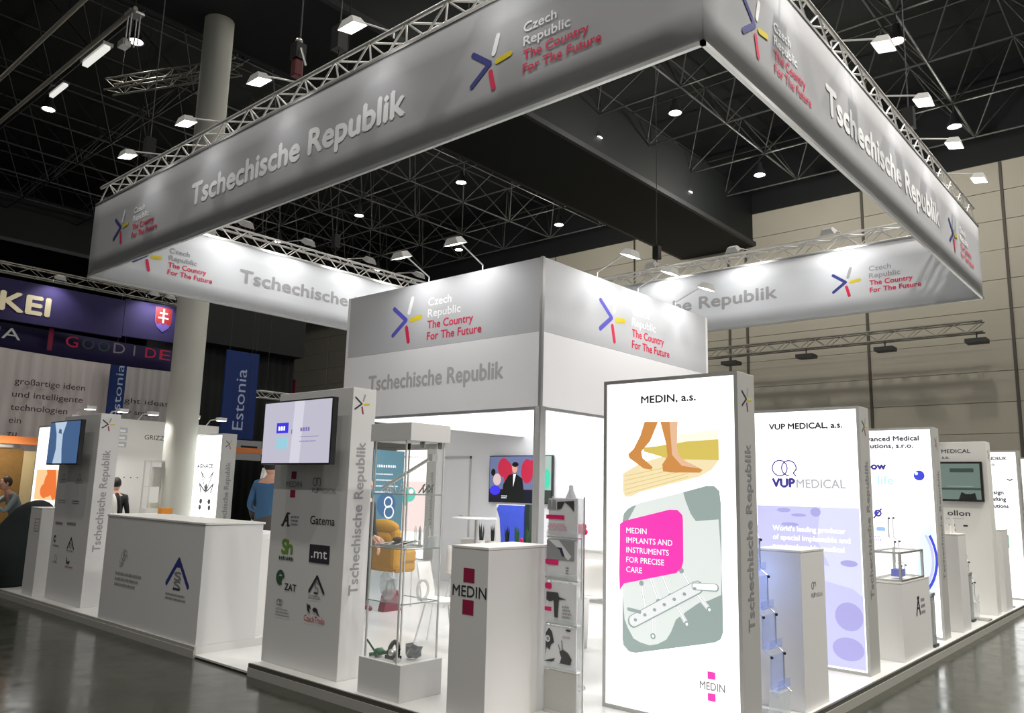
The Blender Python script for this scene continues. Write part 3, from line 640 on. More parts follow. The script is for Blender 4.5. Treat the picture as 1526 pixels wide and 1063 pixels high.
def logos2(d):
    for i, (a, z, s_) in enumerate(((-6.78, 1.56, 0), (-6.24, 1.56, 0), (-6.76, 1.26, 1), (-6.28, 1.26, 1), (-6.76, .99, 2), (-6.36, 1.0, 2), (-6.76, .70, 3), (-6.72, .49, 4))):
        soft = mat('ink_soft', (.38, .38, .38), .6); d.seg('company_logo')
        if s_ == 0: d.ring(a+.12, z+.07, .04, .012, soft); d.scribble(a, z-.01, .28, .03, 1, soft); d.rect(a+.02, z+.03, a+.22, z+.04, soft)
        elif s_ == 1: d.scribble(a, z+.02, .28, .06, 2, INK_G if i == 3 else soft)
        elif s_ == 2: d.scribble(a, z, .34, .045, 1, INK_G, .9); 
        elif s_ == 3: d.ring(a+.04, z+.10, .035, .02, INK_DG, 30, 330); d.scribble(a, z, .27, .04, 1, INK_G)
        else: d.ring(a+.1, z+.06, .04, .01, soft); d.scribble(a, z, .2, .03, 1, soft)
    d.seg('company_logo'); d.line([(-6.26, .70), (-6.16, .84), (-6.05, .70)], .022, INK_DG); d.ring(-6.16, .74, .03, .012, INK_G); d.scribble(-6.28, .665, .25, .03, 1, INK_G)
    d.seg('company_logo'); d.poly([(-6.24,.60),(-6.20,.53),(-6.12,.55),(-6.16,.50),(-6.24,.51)], INK_DG); d.scribble(-6.26, .46, .25, .03, 1, INK_CRIM)
tower('screen_tower', -2.17, 5.65, 6.86, 'far left grey tower with a blue screen and faint logos', logos2)
def p2(t):
    X = -2.36; d = D('x', X); d.rect(-6.815, 1.81, -5.785, 2.365, em('screen_deep_blue', (72, 104, 148), .8))
    d.poly([(-6.60,1.81),(-6.28,1.81),(-6.33,2.0),(-6.34,2.2),(-6.24,2.365),(-6.66,2.365),(-6.56,2.2),(-6.53,2.0)], em('screen_pale_blue', (188, 208, 228), .9))
    d.poly([(-6.5,2.22),(-6.38,2.20),(-6.40,2.26),(-6.48,2.28)], em('screen_deep_blue', (72, 104, 148), .8)); d.build('picture', t)
telly('wall_screen', -2.36, 5.77, 6.83, 1.79, 2.38, 'blue flat screen on the far left grey tower', p2)

# --- reception counter left
ct = thing('reception_counter', 'large white reception counter with a dark triangle snake emblem', 'counter', (-2.0, 3.6, 0))
MB().box(-2.285, 2.50, 0, -1.62, 4.83, 1.175, PANEL).build('body', ct, bevel=.003)
MB().box(-2.292, 2.49, 1.178, -1.60, 4.84, 1.20, WHITE).build('worktop', ct, bevel=.003)
MB().box(-1.615, 2.60, 0, -1.15, 3.6, 1.02, WHITE).build('low_shelf', ct, 'lower white shelf box behind the counter')
d = D('x', -2.285)
d.seg('snake_emblem'); d.line([(-3.21, .545), (-2.98, .80), (-2.75, .545)], .05, INK_NAVY); d.poly([(-3.05,.72),(-2.98,.80),(-2.91,.72)], INK_NAVY); d.text('S', -3.055, .59, .085, INK_G, .15, .02); d.text('S', -3.055, .50, .085, INK_G, .15, .02); d.poly([(-3.07,.49),(-2.92,.49),(-2.90,.51),(-3.05,.51)], INK_DG)
d.scribble(-3.21, .385, .48, .085, 2, INK_G)
d.seg('lion_emblem')
for i in range(9):
    a = i*.7; d.ring(-4.29+.06*math.cos(a), .72+.065*math.sin(a*1.3), .035, .009, INK_MG, i*40, i*40+230)
d.scribble(-4.46, .41, .68, .18, 3, INK_MG); d.build('printed_logos', ct)
# papers on low shelf
tag(MB().box(-1.58, 2.66, 1.021, -1.22, 3.3, 1.06, WHITE).box(-1.5, 2.72, 1.06, -1.3, 3.1, 1.085, INNER).build('paper_stack', origin=(-1.4, 3, 1.02)), 'low white paper stack on the shelf behind the reception counter', 'paper stack')

# --- pedestals
def pedestal(x0, y0, x1, y1, H, label, art=None, face='x', z0=0):
    t = thing('pedestal', label, 'pedestal', ((x0+x1)/2, (y0+y1)/2, z0))
    MB().box(x0, y0, z0, x1, y1, H-.02, PANEL if art != 'w' else WHITE).build('body', t, bevel=.003)
    MB().box(x0-.002, y0-.002, H-.018, x1+.002, y1+.002, H, WHITE).build('top_board', t, bevel=.002)
    if callable(art):
        d = D(face, x0 if face == 'x' else y0); art(d); d.build('printed_logo', t)
    return t
def a_med(d):
    d.seg('company_logo'); d.rect(1.115, .945, 1.225, 1.045, INK_CRIM); d.rect(1.115, .722, 1.225, .824, INK_CRIM); d.text('MEDIN', 1.01, .845, .078, INK_DG, .335, .006)
pedestal(-2.22, -1.355, -1.53, -.985, 1.2, 'tall narrow white pedestal with MEDIN logo at the front', a_med)
def a_vup(d):
    d.seg('company_logo'); d.ring(.03, .92, .025, .008, INK_G); d.ring(.07, .92, .025, .008, INK_G, -20, 200); d.text('VUP', -.01, .83, .035, INK_G, .09, .01); d.text('MEDICAL', .09, .83, .03, INK_MG, .15, 0)
pedestal(-.20, -2.80, .30, -2.42, 1.2, 'tall white pedestal in front of the lavender lightbox', a_vup, 'y')
def a_a(d):
    d.seg('company_logo'); d.line([(2.92, .42), (3.0, .58), (3.05, .42)], .035, INK_DG); d.line([(2.94, .48), (3.04, .48)], .02, INK_DG); d.rect(2.96, .57, 3.04, .60, INK_DG); d.scribble(3.1, .41, .16, .19, 3, INK_G)
pedestal(2.42, -2.80, 3.48, -2.46, .78, 'low wide white pedestal with black letter A under a glass case', a_a, 'y')
pedestal(5.0, -2.79, 5.42, -2.56, 1.2, 'white pedestal beside the tower with the dark green screen', None)
pedestal(7.72, -2.80, 8.2, -2.55, 1.2, 'last white pedestal before the farthest glowing tower', None)
def a_l(d): d.rrect(-7.30, .87, -7.12, 1.05, .01, INK_MG); d.rrect(-7.285, .885, -7.135, 1.035, .01, PANEL); d.scribble(-7.28, .90, .13, .12, 3, INK_MG)
pedestal(-2.25, 7.08, -1.75, 7.50, 1.2, 'white pedestal behind the far left tower', a_l)
# glass case on pedestal 3
gc = thing('glass_case', 'small aluminium framed glass case on the low wide pedestal', 'display case', (2.9, -2.63, .78))
for (x, y) in ((2.45, -2.79), (3.28, -2.79), (2.45, -2.50), (3.28, -2.50)): MB().box(x-.012, y-.012, .782, x+.012, y+.012, 1.08, ALU).build('upright', gc)
q = MB(); 
for z in (.782, 1.06):
    q.box(2.44, -2.80, z, 3.29, -2.78, z+.02, ALU); q.box(2.44, -2.51, z, 3.29, -2.49, z+.02, ALU); q.box(2.44, -2.80, z, 2.46, -2.49, z+.02, ALU); q.box(3.27, -2.80, z, 3.29, -2.49, z+.02, ALU)
q.build('rim', gc); MB().box(2.46, -2.792, .80, 3.27, -2.788, 1.06, GLASS).build('glass_pane', gc); MB().box(2.452, -2.78, .80, 2.456, -2.51, 1.06, GLASS).build('glass_pane', gc)
MB().box(2.45, -2.79, 1.08, 3.28, -2.50, 1.088, GLASS).build('glass_pane', gc)
tag(MB().box(2.75, -2.70, .783, 2.95, -2.58, .90, em('lit_print_blue', (60, 70, 205))).build('blue_sample', origin=(2.85, -2.64, .783)) if False else MB().box(2.8, -2.70, .803, 2.95, -2.6, .88, mat('blue_card', srgb(70, 80, 200), .5)).build('blue_card_box', origin=(2.87, -2.65, .803)), 'small blue card box inside the low glass case', 'box')

# zigzag acrylic brochure stands
def zigzag(x0, x1, y, zt, n, label, matl, foot=True):
    t = thing('zigzag_brochure_stand', label, 'brochure stand', ((x0+x1)/2, y, 0))
    yy = y; z = zt
    for i in range(n):
        p = MB(); h = .235
        p.box(x0, yy-.006, z-h, x1, yy, z, matl); p.box(x0, yy-.05, z-h, x1, yy, z-h+.008, matl); p.box(x0, yy-.05, z-h, x1, yy-.044, z-h+.06, matl)
        p.build('pocket', t)
        for xx in (x0-.012, x1+.002):
            MB().path([(xx, yy, z), (xx, yy, z-h), (xx, yy-.055, z-h-.04)], .007, matl if matl is ACRB and xx < x0 else ALU, 5).build('rail', t)
        for xx in (x0-.012, x1+.002): MB().ell((xx, yy-.012, z-.01), (.012, .012, .012), BLACK, 8, 6).build('screw_cap', t)
        yy -= .055; z -= h+.04
    if foot:
        MB().box(x0-.02, y-.30, .0, x1+.02, y+.05, .025, ALU).build('foot_plate', t)
        MB().box(x0+.02, yy-.0, .025, x1-.02, yy+.09, z+.02, ACRYL).build('back_column', t)
    return t
zigzag(-.62, -.40, -2.50, 1.56, 5, 'tall blue-lit zigzag acrylic brochure stand beside the nearest glowing tower', ACRB)
zigzag(3.85, 4.02, -2.30, 1.40, 4, 'clear zigzag acrylic brochure stand behind the low glass case', ACRYL)
zigzag(6.35, 6.5, -2.52, 1.05, 3, 'thin acrylic brochure stand by the dark green screen tower', ACRYL)
lamp('blue_stand_glow', 'POINT', (-.5, -2.40, 1.0), 3.0, (.2, .35, 1), None, .1)
for i, (x, y, z, w_, h_, m_, lb) in enumerate(((5.1, -2.68, 1.2, .08, .12, WHITE, 'small white box on the pedestal beside the dark screen tower'), (5.22, -2.70, 1.2, .05, .22, WHITE, 'slim white bottle on the pedestal beside the dark screen tower'), (7.85, -2.7, 1.2, .10, .20, ACRYL, 'small clear leaflet holder on the last white pedestal'))):
    tag(MB().box(x, y, z+.001, x+w_, y+w_, z+h_*.8, m_).box(x+w_*.3, y+w_*.3, z+h_*.8, x+w_*.7, y+w_*.7, z+h_, m_).build(('sample_box', 'sample_bottle', 'leaflet_holder')[i], origin=(x, y, z)), lb, ('box', 'bottle', 'leaflet holder')[i])
q = MB().lathe((8.4, -2.7, 0), [(.10, 0), (.10, .015), (.012, .02), (.012, .9)], ALU, 12); q.box(8.32, -2.76, .9, 8.5, -2.72, 1.1, mat('green_leaflet', srgb(40, 200, 140), .5))
tag(q.build('leaflet_stand', origin=(8.4, -2.7, 0)), 'thin stand holding a green leaflet past the last pedestal', 'stand')
for i, (x, y, z) in enumerate(((3.60, -2.78, .55), (6.1, -2.66, .62))):
    q = MB().box(x, y, 0.001, x+.14, y+.10, z, mat('grey_case', (.33, .35, .36), .4, noise=(6, .1))); q.box(x-.01, y-.006, z, x+.15, y+.11, z+.03, ALU); q.box(x+.03, y-.004, .12, x+.11, y, z-.06, FRAME); q.box(x-.02, y-.02, .001, x+.16, y+.12, .03, DARK)
    tag(q.build('slim_bin', origin=(x, y, 0)), ('slim grey metal bin behind the pedestal with the letter A', 'slim dark bin in front of the dark green screen tower')[i], 'bin')

# ================================================================ GLASS SHOWCASE
sc = thing('glass_showcase', 'tall glass showcase with white base and top in front of the cabin', 'display case', (-2.02, -.26, 0))
SX0, SX1, SY0, SY1 = -2.24, -1.80, -.50, .0
MB().box(SX0, SY0, 0, SX1, SY1, .272, PANEL).build('base', sc, bevel=.003); MB().box(SX0, SY0, 1.98, SX1, SY1, 2.125, PANEL).build('top_box', sc, bevel=.003)
for (x, y) in ((SX0+.012, SY0+.06), (SX0+.03, SY1-.04), (SX1-.04, SY0+.03), (SX1-.04, SY1-.04)): MB().box(x-.006, y-.006, .272, x+.006, y+.006, 1.98, mat('satin_profile', (.72, .72, .70), .4, .2)).build('upright', sc)
for z in (.706, 1.122, 1.549):
    s = MB().box(SX0+.03, SY0+.05, z, SX1-.03, SY1-.03, z+.008, GLASS).build('shelf', sc)
    q = MB(); q.box(SX0+.025, SY0+.045, z, SX0+.03, SY1-.03, z+.008, GLEDGE).box(SX0+.03, SY0+.045, z, SX1-.03, SY0+.05, z+.008, GLEDGE).box(SX1-.03, SY0+.05, z, SX1-.025, SY1-.03, z+.008, GLEDGE); q.build('shelf_edge', s)
MB().box(SX0+.004, SY0+.05, .28, SX0+.006, SY1-.04, 1.98, GLASS).build('glass_pane', sc); MB().box(SX0+.02, SY0+.018, .28, SX1-.04, SY0+.02, 1.98, GLASS).build('glass_pane', sc)
for i, (x, y) in enumerate(((SX1-.06, SY0+.06), (SX0+.2, SY0+.08), (SX1-.1, SY1-.1))): MB().lathe((x, y, 1.93), [(.02, 0), (.022, .05)], BLACK, 10).build('downlight', sc)
# contents
X0, Y0 = SX0, SY0
ins = thing('surgical_frame', 'long steel surgical tube frame leaning on the top glass shelf', 'instrument', (-2.0, -.25, 1.557))
MB().tube((-2.14, -.07, 1.60), (-1.93, -.42, 1.86), .014, CHROME, 8).tube((-2.14, -.05, 1.585), (-1.93, -.40, 1.84), .008, CHROME, 6).build('tube', ins)
MB().box(-1.95, -.45, 1.83, -1.89, -.40, 1.885, ALU).build('clamp', ins)
q = MB()
for i in range(7):
    a = i*.9; q.tube((-2.13+.02*i, -.08-.012*i, 1.567), (-2.13+.02*i+.05*math.cos(a), -.08-.012*i+.05*math.sin(a), 1.63+.02*math.sin(a*2)), .006, CHROME, 5)
q.build('linkage', ins)
q = MB()
for i in range(3):
    x = -2.04+.05*i; q.tube((x, -.40, 1.566), (x+.03, -.44, 1.64), .006, BLACK, 5); q.tube((x+.05, -.40, 1.568), (x, -.45, 1.63), .006, BLACK, 5)
q.ell((-1.96, -.43, 1.62), (.02, .015, .014), BLACK, 8, 6)
tag(q.build('bone_forceps', origin=(-2.0, -.42, 1.557)), 'black crossed forceps on the top glass shelf', 'instrument')
tr = thing('instrument_tray', 'tray of dark surgical instruments on the middle glass shelf', 'instrument tray', (-2.1, -.2, 1.131))
MB().box(-2.19, -.42, 1.131, -1.99, -.06, 1.14, CHROME).box(-2.19, -.42, 1.14, -2.18, -.06, 1.155, CHROME).box(-1.995, -.42, 1.14, -1.985, -.06, 1.155, CHROME).build('tray', tr)
for i in range(7):
    y = -.10-.045*i; MB().tube((-2.16, y, 1.15), (-2.02, y-.05, 1.165+.004*i), .007, BLACK if i % 2 else CHROME, 6).build('tool', tr)
MB().ell((-2.1, -.24, 1.19), (.04, .05, .022), mat('brown_grip', (.06, .03, .02), .5), 10, 6).build('grip', tr)
for i in range(4):
    x = -1.99+.03*i; q = MB().lathe((x, -.33-.02*i, 1.131), [(.013, 0), (.013, .13), (.004, .17)], CHROME if i % 2 else ACRYL, 8)
    tag(q.build('implant_stem', origin=(x, -.33-.02*i, 1.131)), '%s upright steel implant stem from the left on the middle shelf' % ordn[i].replace('nearest', 'first'), 'implant', 'implant stems on the middle shelf')
q = MB().prism([(-1.96, 1.131), (-1.83, 1.131), (-1.85, 1.22), (-1.92, 1.22)], 'Y', -.44, -.40, ACRYL); q.prism([(-1.955, 1.133), (-1.835, 1.133), (-1.855, 1.21), (-1.915, 1.21)], 'Y', -.40, -.395, FRAME)
tag(q.build('acrylic_block', origin=(-1.9, -.42, 1.131)), 'grey acrylic trapezoid block on the middle glass shelf', 'display block')
def crumple(c, r, seed, label, mm, name, k=14, cat='model'):
    R = random.Random(seed); bm = bmesh.new(); bmesh.ops.create_icosphere(bm, subdivisions=2, radius=1)
    for v in bm.verts: v.co = Vector((v.co.x*r[0], v.co.y*r[1], v.co.z*r[2]))*R.uniform(.55, 1.1)
    z0 = min(v.co.z for v in bm.verts)
    for v in bm.verts: v.co.z -= z0
    me = bpy.data.meshes.new(name); bm.to_mesh(me); bm.free(); me.materials.append(mm); o = bpy.data.objects.new(name, me); COL.objects.link(o); o.location = c
    return tag(o, label, cat)
crumple((-2.1, -.16, .716), (.07, .10, .12), 3, 'crumpled clear spinal model on the lowest glass shelf, left', ACRYL, 'spine_model')
q = MB()
for i in range(14):
    a = 2*math.pi*i/14; b2 = 2*math.pi*(i+1)/14; q.tube((-1.95+.06*math.cos(a), -.40, .80+.075*math.sin(a)), (-1.95+.06*math.cos(b2), -.40, .80+.075*math.sin(b2)), .012, ACRYL, 6)
q.box(-1.98, -.43, .715, -1.92, -.37, .73, ACRYL); tag(q.build('ring_fixator', origin=(-1.95, -.4, .715)), 'clear ring fixator on the lowest glass shelf, right', 'model')
GRN = mat('green_instrument', srgb(20, 92, 52), .3, .4)
q = MB().tube((-2.2, -.08, .290), (-2.10, -.19, .31), .014, GRN).tube((-2.2, -.16, .290), (-2.09, -.10, .32), .014, GRN).tube((-2.14, -.08, .30), (-2.2, -.04, .40), .008, GRN); q.ell((-2.14, -.13, .31), (.045, .05, .03), GRN)
tag(q.build('green_clamp', origin=(-2.14, -.14, .273)), 'green metal clamp on the showcase base', 'instrument')
q = MB()
for i in range(10):
    a = math.pi*i/10; b2 = math.pi*(i+1)/10; q.tube((-2.12+.02*math.sin(a), -.275+.055*math.cos(a), .30+.10*math.sin(a)), (-2.12+.02*math.sin(b2), -.27+.055*math.cos(b2), .30+.10*math.sin(b2)), .018, BLACK, 8)
q.box(-2.15, -.33, .273, -2.08, -.21, .30, BLACK); q.ell((-2.13, -.27, .32), (.03, .035, .03), CHROME); tag(q.build('black_hinge_clamp', origin=(-2.12, -.27, .273)), 'black arched clamp with chrome knob on the showcase base', 'instrument')
crumple((-2.0, -.38, .273), (.08, .09, .075), 9, 'grey faceted metal joint on the showcase base', mat('grey_cast', (.16, .165, .17), .3, .7), 'metal_joint', cat='instrument')
q = MB().lathe((-2.17, -.38, .273), [(.03, 0), (.035, .015), (.02, .03)], CHROME, 12); tag(q.build('steel_dish', origin=(-2.17, -.38, .273)), 'small steel dish at the front of the showcase base', 'dish')

# ================================================================ BROCHURE RACK by the pedestal
br = thing('brochure_rack', 'upright acrylic brochure rack with pink and grey leaflets behind the MEDIN pedestal', 'brochure rack', (-1.55, -1.50, 0))
RX, RY0, RY1 = -1.60, -1.68, -1.385
MB().box(RX+.06, RY0, 0, RX+.085, RY1, 1.56, ACRYL).build('back_panel', br); MB().box(RX+.0, RY0, 0.02, RX+.02, RY1, .30, mat('rack_grey', (.45, .45, .43), .4)).build('lower_panel', br)
MB().box(RX+.0, RY0-.02, 0, RX+.14, RY1+.01, .02, ALU).build('foot_plate', br)
for y in (RY0-.006, RY1+.006): MB().tube((RX+.07, y, .02), (RX+.07, y, 1.57), .006, ALU, 6).build('rail', br)
levels = ((.32, .62), (.64, .94), (.96, 1.26), (1.27, 1.56))
for i, (a, b_) in enumerate(levels):
    MB().box(RX+.0, RY0, a-.012, RX+.06, RY1, a, ALU).box(RX-.002, RY0, a, RX, RY1, a+.04, ACRYL).build('pocket', br)
GP = mat('leaflet_paper', (.72, .73, .75), .4); GPD = mat('leaflet_dark', (.05, .05, .055), .4); PK = mat('leaflet_pink', srgb(225, 20, 110), .4); GPM = mat('leaflet_mid', (.28, .29, .30), .4)
def leaflet(a, b_, label, art):
    t = thing('leaflet', label, 'leaflet', (RX+.03, (RY0+RY1)/2, a), None)
    MB().box(RX+.006, RY0+.01, a+.001, RX+.016, RY1-.01, b_, GP).build('sheet', t)
    d = D('x', RX+.004); art(d); d.build('print', t)
def l1(d):
    d.poly([(1.39,.40),(1.39,.56),(1.42,.60),(1.45,.57),(1.47,.50),(1.44,.48),(1.43,.44),(1.40,.46)], GPD); d.disc(1.41, .52, .022, .024, GP); d.disc(1.41, .52, .012, .014, GPM)
    d.poly([(1.38,.36),(1.42,.345),(1.47,.37),(1.48,.39),(1.43,.375)], GPD); d.poly([(1.52,.34),(1.62,.35),(1.635,.40),(1.60,.44),(1.55,.46),(1.52,.44),(1.54,.40)], GPD); d.line([(1.55,.46),(1.54,.52)], .006, GPD); d.line([(1.53,.44),(1.51,.49)], .005, GPD)
    d.disc(1.60, .60, .025, .008, GPD); d.scribble(1.55, .54, .08, .02, 2, GPM)
leaflet(.32, .62, 'grey leaflet with black joint photos, lowest in the rack', l1)
def l2(d):
    d.rrect(1.375, .88, 1.44, .925, .015, PK); d.rect(1.375, .72, 1.44, .75, PK); d.poly([(1.39,.80),(1.39,.86),(1.50,.86),(1.51,.83),(1.58,.815),(1.51,.81),(1.50,.66),(1.47,.66),(1.46,.80),(1.42,.79)], GPD); d.scribble(1.54, .66, .09, .12, 5, GPM)
leaflet(.64, .93, 'leaflet with a dark knee implant photo and pink tabs, second from below', l2)
def l3(d):
    d.rect(1.385, 1.10, 1.645, 1.245, GPM); d.poly([(1.40,1.245),(1.50,1.245),(1.62,1.13),(1.59,1.10),(1.47,1.20)], GP); d.poly([(1.48,1.19),(1.53,1.19),(1.56,1.12),(1.53,1.13),(1.51,1.17)], mat('leaflet_navy', (.02, .02, .06), .4)); d.rrect(1.375, 1.06, 1.50, 1.10, .01, PK); d.scribble(1.57, .98, .03, .08, 4, GPD); d.rect(1.375, .963, 1.60, .972, GPD)
leaflet(.96, 1.255, 'leaflet with a grey hand instrument photo and pink band, third from below', l3)
def l4(d):
    for x, a in ((1.385, .05), (1.43, .05)): d.poly([(x,1.47),(x+a*.8,1.47),(x+a*.7,1.54),(x+a*.1,1.55)], GPM)
    d.poly([(1.48,1.53),(1.64,1.54),(1.64,1.46),(1.60,1.50),(1.55,1.53),(1.52,1.48),(1.48,1.47)], GPD); d.rect(1.375, 1.40, 1.55, 1.43, PK); d.scribble(1.39, 1.29, .2, .09, 4, mat('leaflet_rose', (.7, .35, .45), .4))
leaflet(1.27, 1.555, 'topmost leaflet in the rack with grey model photos and pink stripe', l4)
tag(MB().lathe((-.9, -1.09, 0.001), [(.14, 0), (.14, .015), (.012, .03), (.012, 1.40)], ALU, 12).lathe((-.9, -1.09, 1.4), [(.05, 0), (.06, .03), (.055, .14), (.02, .22), (.018, .26), (.001, .265)], mat('clear_white_plastic', (.85, .86, .88), .2, alpha=.75), 14).build('dispenser_stand', origin=(-.9, -1.09, 0)), 'white dispenser bottle on a thin stand behind the brochure rack', 'dispenser')

# ================================================================ CABIN INTERIOR
sb = thing('sideboard', 'long low white sideboard along the cabin rear wall', 'sideboard', (3.55, 2.6, 0))
MB().box(3.46, .1, .08, 3.71, 4.5, .76, WHITE).build('body', sb); MB().box(3.5, .1, 0, 3.71, 4.5, .08, FRAME).build('toe_kick', sb); MB().box(3.40, .08, .76, 3.715, 4.52, .785, WHITE).build('worktop', sb, bevel=.003)
for y in (1.2, 2.3, 3.4): MB().box(3.456, y-.004, .1, 3.461, y+.004, .75, FRAME).build('door_gap', sb)
def p3(t):
    X = 3.64; d = D('x', X)
    d.rect(-4.035, 1.415, -2.695, 2.165, em('screen_sky', (110, 120, 160), .8)); d.rect(-4.035, 1.415, -2.695, 1.62, em('screen_night', (25, 25, 45), .7))
    rd = em('screen_red', (190, 40, 70), .9); dk = em('screen_black', (22, 28, 26), .5); sk = em('screen_skin', (225, 160, 140), .9)
    for x, z, a, b_ in ((-3.72, 1.98, .13, .16), (-3.62, 1.88, .10, .2), (-3.20, 1.92, .13, .2), (-3.1, 1.98, .12, .12)): d.disc(x, z, a, b_, rd)
    d.poly([(-3.75,1.42),(-3.72,1.70),(-3.6,1.86),(-3.45,1.88),(-3.3,1.8),(-3.25,1.5),(-3.25,1.42)], dk); d.disc(-3.47, 1.97, .06, .08, sk); d.disc(-3.46, 2.03, .07, .04, dk)
    d.poly([(-3.50,1.87),(-3.44,1.87),(-3.5,1.66)], E_W)
    d.poly([(-3.08,1.42),(-3.06,1.8),(-2.95,1.86),(-2.82,1.8),(-2.8,1.42)], em('screen_greyblue', (150, 160, 185), .8)); d.disc(-2.98, 1.96, .08, .10, sk); d.disc(-2.99, 2.05, .09, .05, dk)
    d.disc(-3.86, 1.78, .09, .10, em('screen_cream', (215, 190, 190), .9)); d.disc(-3.95, 1.9, .05, .06, dk); d.disc(-3.9, 1.6, .12, .08, em('screen_blue', (62, 54, 220)))
    d.rect(-2.86, 1.62, -2.695, 2.165, em('screen_sage', (160, 185, 175), .8)); d.disc(-2.79, 1.80, .08, .16, em('screen_mint', (70, 200, 165), .9)); d.rect(-2.86, 1.42, -2.695, 1.62, em('screen_sagedark', (60, 70, 66), .7)); d.scribble(-3.75, 1.47, .14, .06, 2, E_W)
    d.build('picture', t)
telly('wall_screen', 3.64, 2.68, 4.05, 1.40, 2.18, 'flat screen showing people and red flowers on the cabin rear wall', p3, .05, .08)
ht = thing('high_table', 'white round high table inside the cabin', 'table', (2.92, 3.62, 0))
MB().lathe((2.92, 3.62, 1.14), [(.001, 0), (.39, 0), (.405, .012), (.39, .025), (.001, .025)], WHITE, 32).build('table_top', ht)
MB().tube((2.92, 3.62, .02), (2.92, 3.62, 1.14), .035, ALU, 16).build('pole', ht); MB().lathe((2.92, 3.62, 0), [(.24, 0), (.24, .012), (.04, .03)], ALU, 24).build('base', ht)
# blue fabric display with green side board
bl = thing('blue_display_board', 'bright blue cloth covered board with a dark green side under the cabin screen', 'display board', (2.4, 2.4, 0))
q = MB().box(2.38, 2.14, 0, 2.44, 2.72, 1.40, WHITE); q.build('board', bl)
q = MB().prism([(-2.60, .85), (-2.17, .85), (-2.17, 1.39), (-2.66, 1.39), (-2.70, 1.33), (-2.64, 1.2)], 'X', 2.36, 2.378, mat('blue_cloth', srgb(62, 84, 205), .8, noise=(6, .15), bump=.5))
q.v = [(x, -y, z) for x, y, z in q.v]; q.build('blue_cloth', bl)
MB().box(2.34, 2.06, 0, 2.46, 2.14, 1.41, mat('green_board', srgb(28, 44, 38), .5)).build('green_side', bl)
# planter tufts on a bar shelf
bs = thing('bar_shelf', 'narrow white bar shelf holding grass pots inside the cabin', 'shelf', (.6, .75, 0))
MB().box(.50, .55, .94, .72, 1.48, .96, WHITE).build('shelf_board', bs); MB().box(.58, .65, 0, .64, .70, .94, ALU).build('leg', bs); MB().box(.58, 1.3, 0, .64, 1.35, .94, ALU).build('leg', bs)
GD = mat('leaf_dark', (.012, .02, .012), .5); GG = mat('leaf_green', (.03, .13, .035), .5)
for i, y in enumerate((1.36, 1.18, .96, .80, .65)):
    t = thing('grass_pot', '%s small pot of upright %s grass from the left on the cabin shelf' % (ordn[i].replace('nearest', 'first'), 'dark' if i < 3 else 'green'), 'potted plant', (.61, y, .96), 'grass pots on the cabin shelf')
    MB().lathe((.61, y, .96), [(.001, 0), (.035, 0), (.045, .05), (.04, .052)], WHITE, 14).build('pot', t)
    R = random.Random(i); q = MB()
    for k in range(11):
        a = R.uniform(0, 6.28); r = R.uniform(.0, .025); l = R.uniform(.16, .23); dx, dy = math.cos(a), math.sin(a)
        b0 = Vector((.61+dx*r, y+dy*r, 1.0)); e1 = b0+Vector((dx*.02, dy*.02, l)); w_ = Vector((-dy, dx, 0))*.007
        q.add([b0-w_, b0+w_, (b0+e1)/2+w_*1.2, e1, (b0+e1)/2-w_*1.2], [(0, 1, 2, 3, 4)], GD if i < 3 else GG)
    q.build('leaves', t)
q = MB().ell((.61, .73, 1.04), (.02, .02, .035), INK_RED, 10, 8).lathe((.61, .73, .961), [(.015, 0), (.015, .05)], INK_RED, 10); tag(q.build('red_figure', origin=(.61, .73, .961)), 'small red bottle between the green grass pots', 'bottle')
# red flower
rf = thing('red_flower', 'red flower on a thin stem right of the brochure rack', 'flower', (.6, -.12, 0))
MB().lathe((.6, -.12, 0), [(.001, 0), (.07, 0), (.09, .5), (.085, .5), (.06, .03)], WHITE, 16).build('vase', rf); MB().tube((.6, -.12, .3), (.6, -.12, 1.2), .006, GG, 6).build('stem', rf)
q = MB()
for k in range(6):
    a = k*1.05; q.ell((.6+.03*math.cos(a), -.12+.03*math.sin(a), 1.21+.03*math.cos(k*2)), (.035, .035, .035), INK_RED, 8, 6)
q.build('petals', rf)
# chairs
def wire_chair(x, y, rz, label, seatm, z=.45):
    t = thing('wire_leg_chair', label, 'chair', (x, y, 0)); 
    q = MB()
    n = 8
    for i in range(n):
        for j in range(n):
            P = []
            for a, b_ in ((i, j), (i+1, j), (i+1, j+1), (i, j+1)):
                u = a/n*2-1; v = b_/n
                if v < .55: yy = -.22+v/.55*.40; zz = z+.03*u*u-.02*math.sin(v*5)
                else: k = (v-.55)/.45; yy = .18+.07*k; zz = z+.02+.36*k; 
                P.append((x+u*(.22-.04*max(0, v-.55)), y+yy-(.05*u*u if v > .55 else 0), zz))
            q.add(P, [(0, 1, 2, 3)], seatm, True)
    o = q.build('shell', t, weld=True); s = o.modifiers.new('thick', 'SOLIDIFY'); s.thickness = .012
    for sx in (-1, 1):
        for sy in (-1, 1): MB().tube((x+sx*.14, y+sy*.12, z), (x+sx*.23, y+sy*.21, .006), .009, CHROME, 6).build('leg', t)
    MB().path([(x-.14, y-.12, z-.01), (x+.14, y-.12, z-.01), (x+.14, y+.12, z-.01), (x-.14, y+.12, z-.01), (x-.14, y-.12, z-.01)], .008, CHROME).build('under_frame', t)
    t.rotation_euler = (0, 0, rz); return t
wire_chair(-.45, .92, .5, 'white shell chair with thin chrome legs behind the showcase', WHITE)
wire_chair(1.15, .15, -.9, 'white shell chair with thin chrome legs right of the brochure rack', WHITE)
wire_chair(1.75, 2.75, 2.2, 'white shell chair beside the yellow armchair', WHITE)
ya = thing('yellow_armchair', 'mustard yellow upholstered armchair seen through the showcase', 'armchair', (1.15, 3.45, 0))
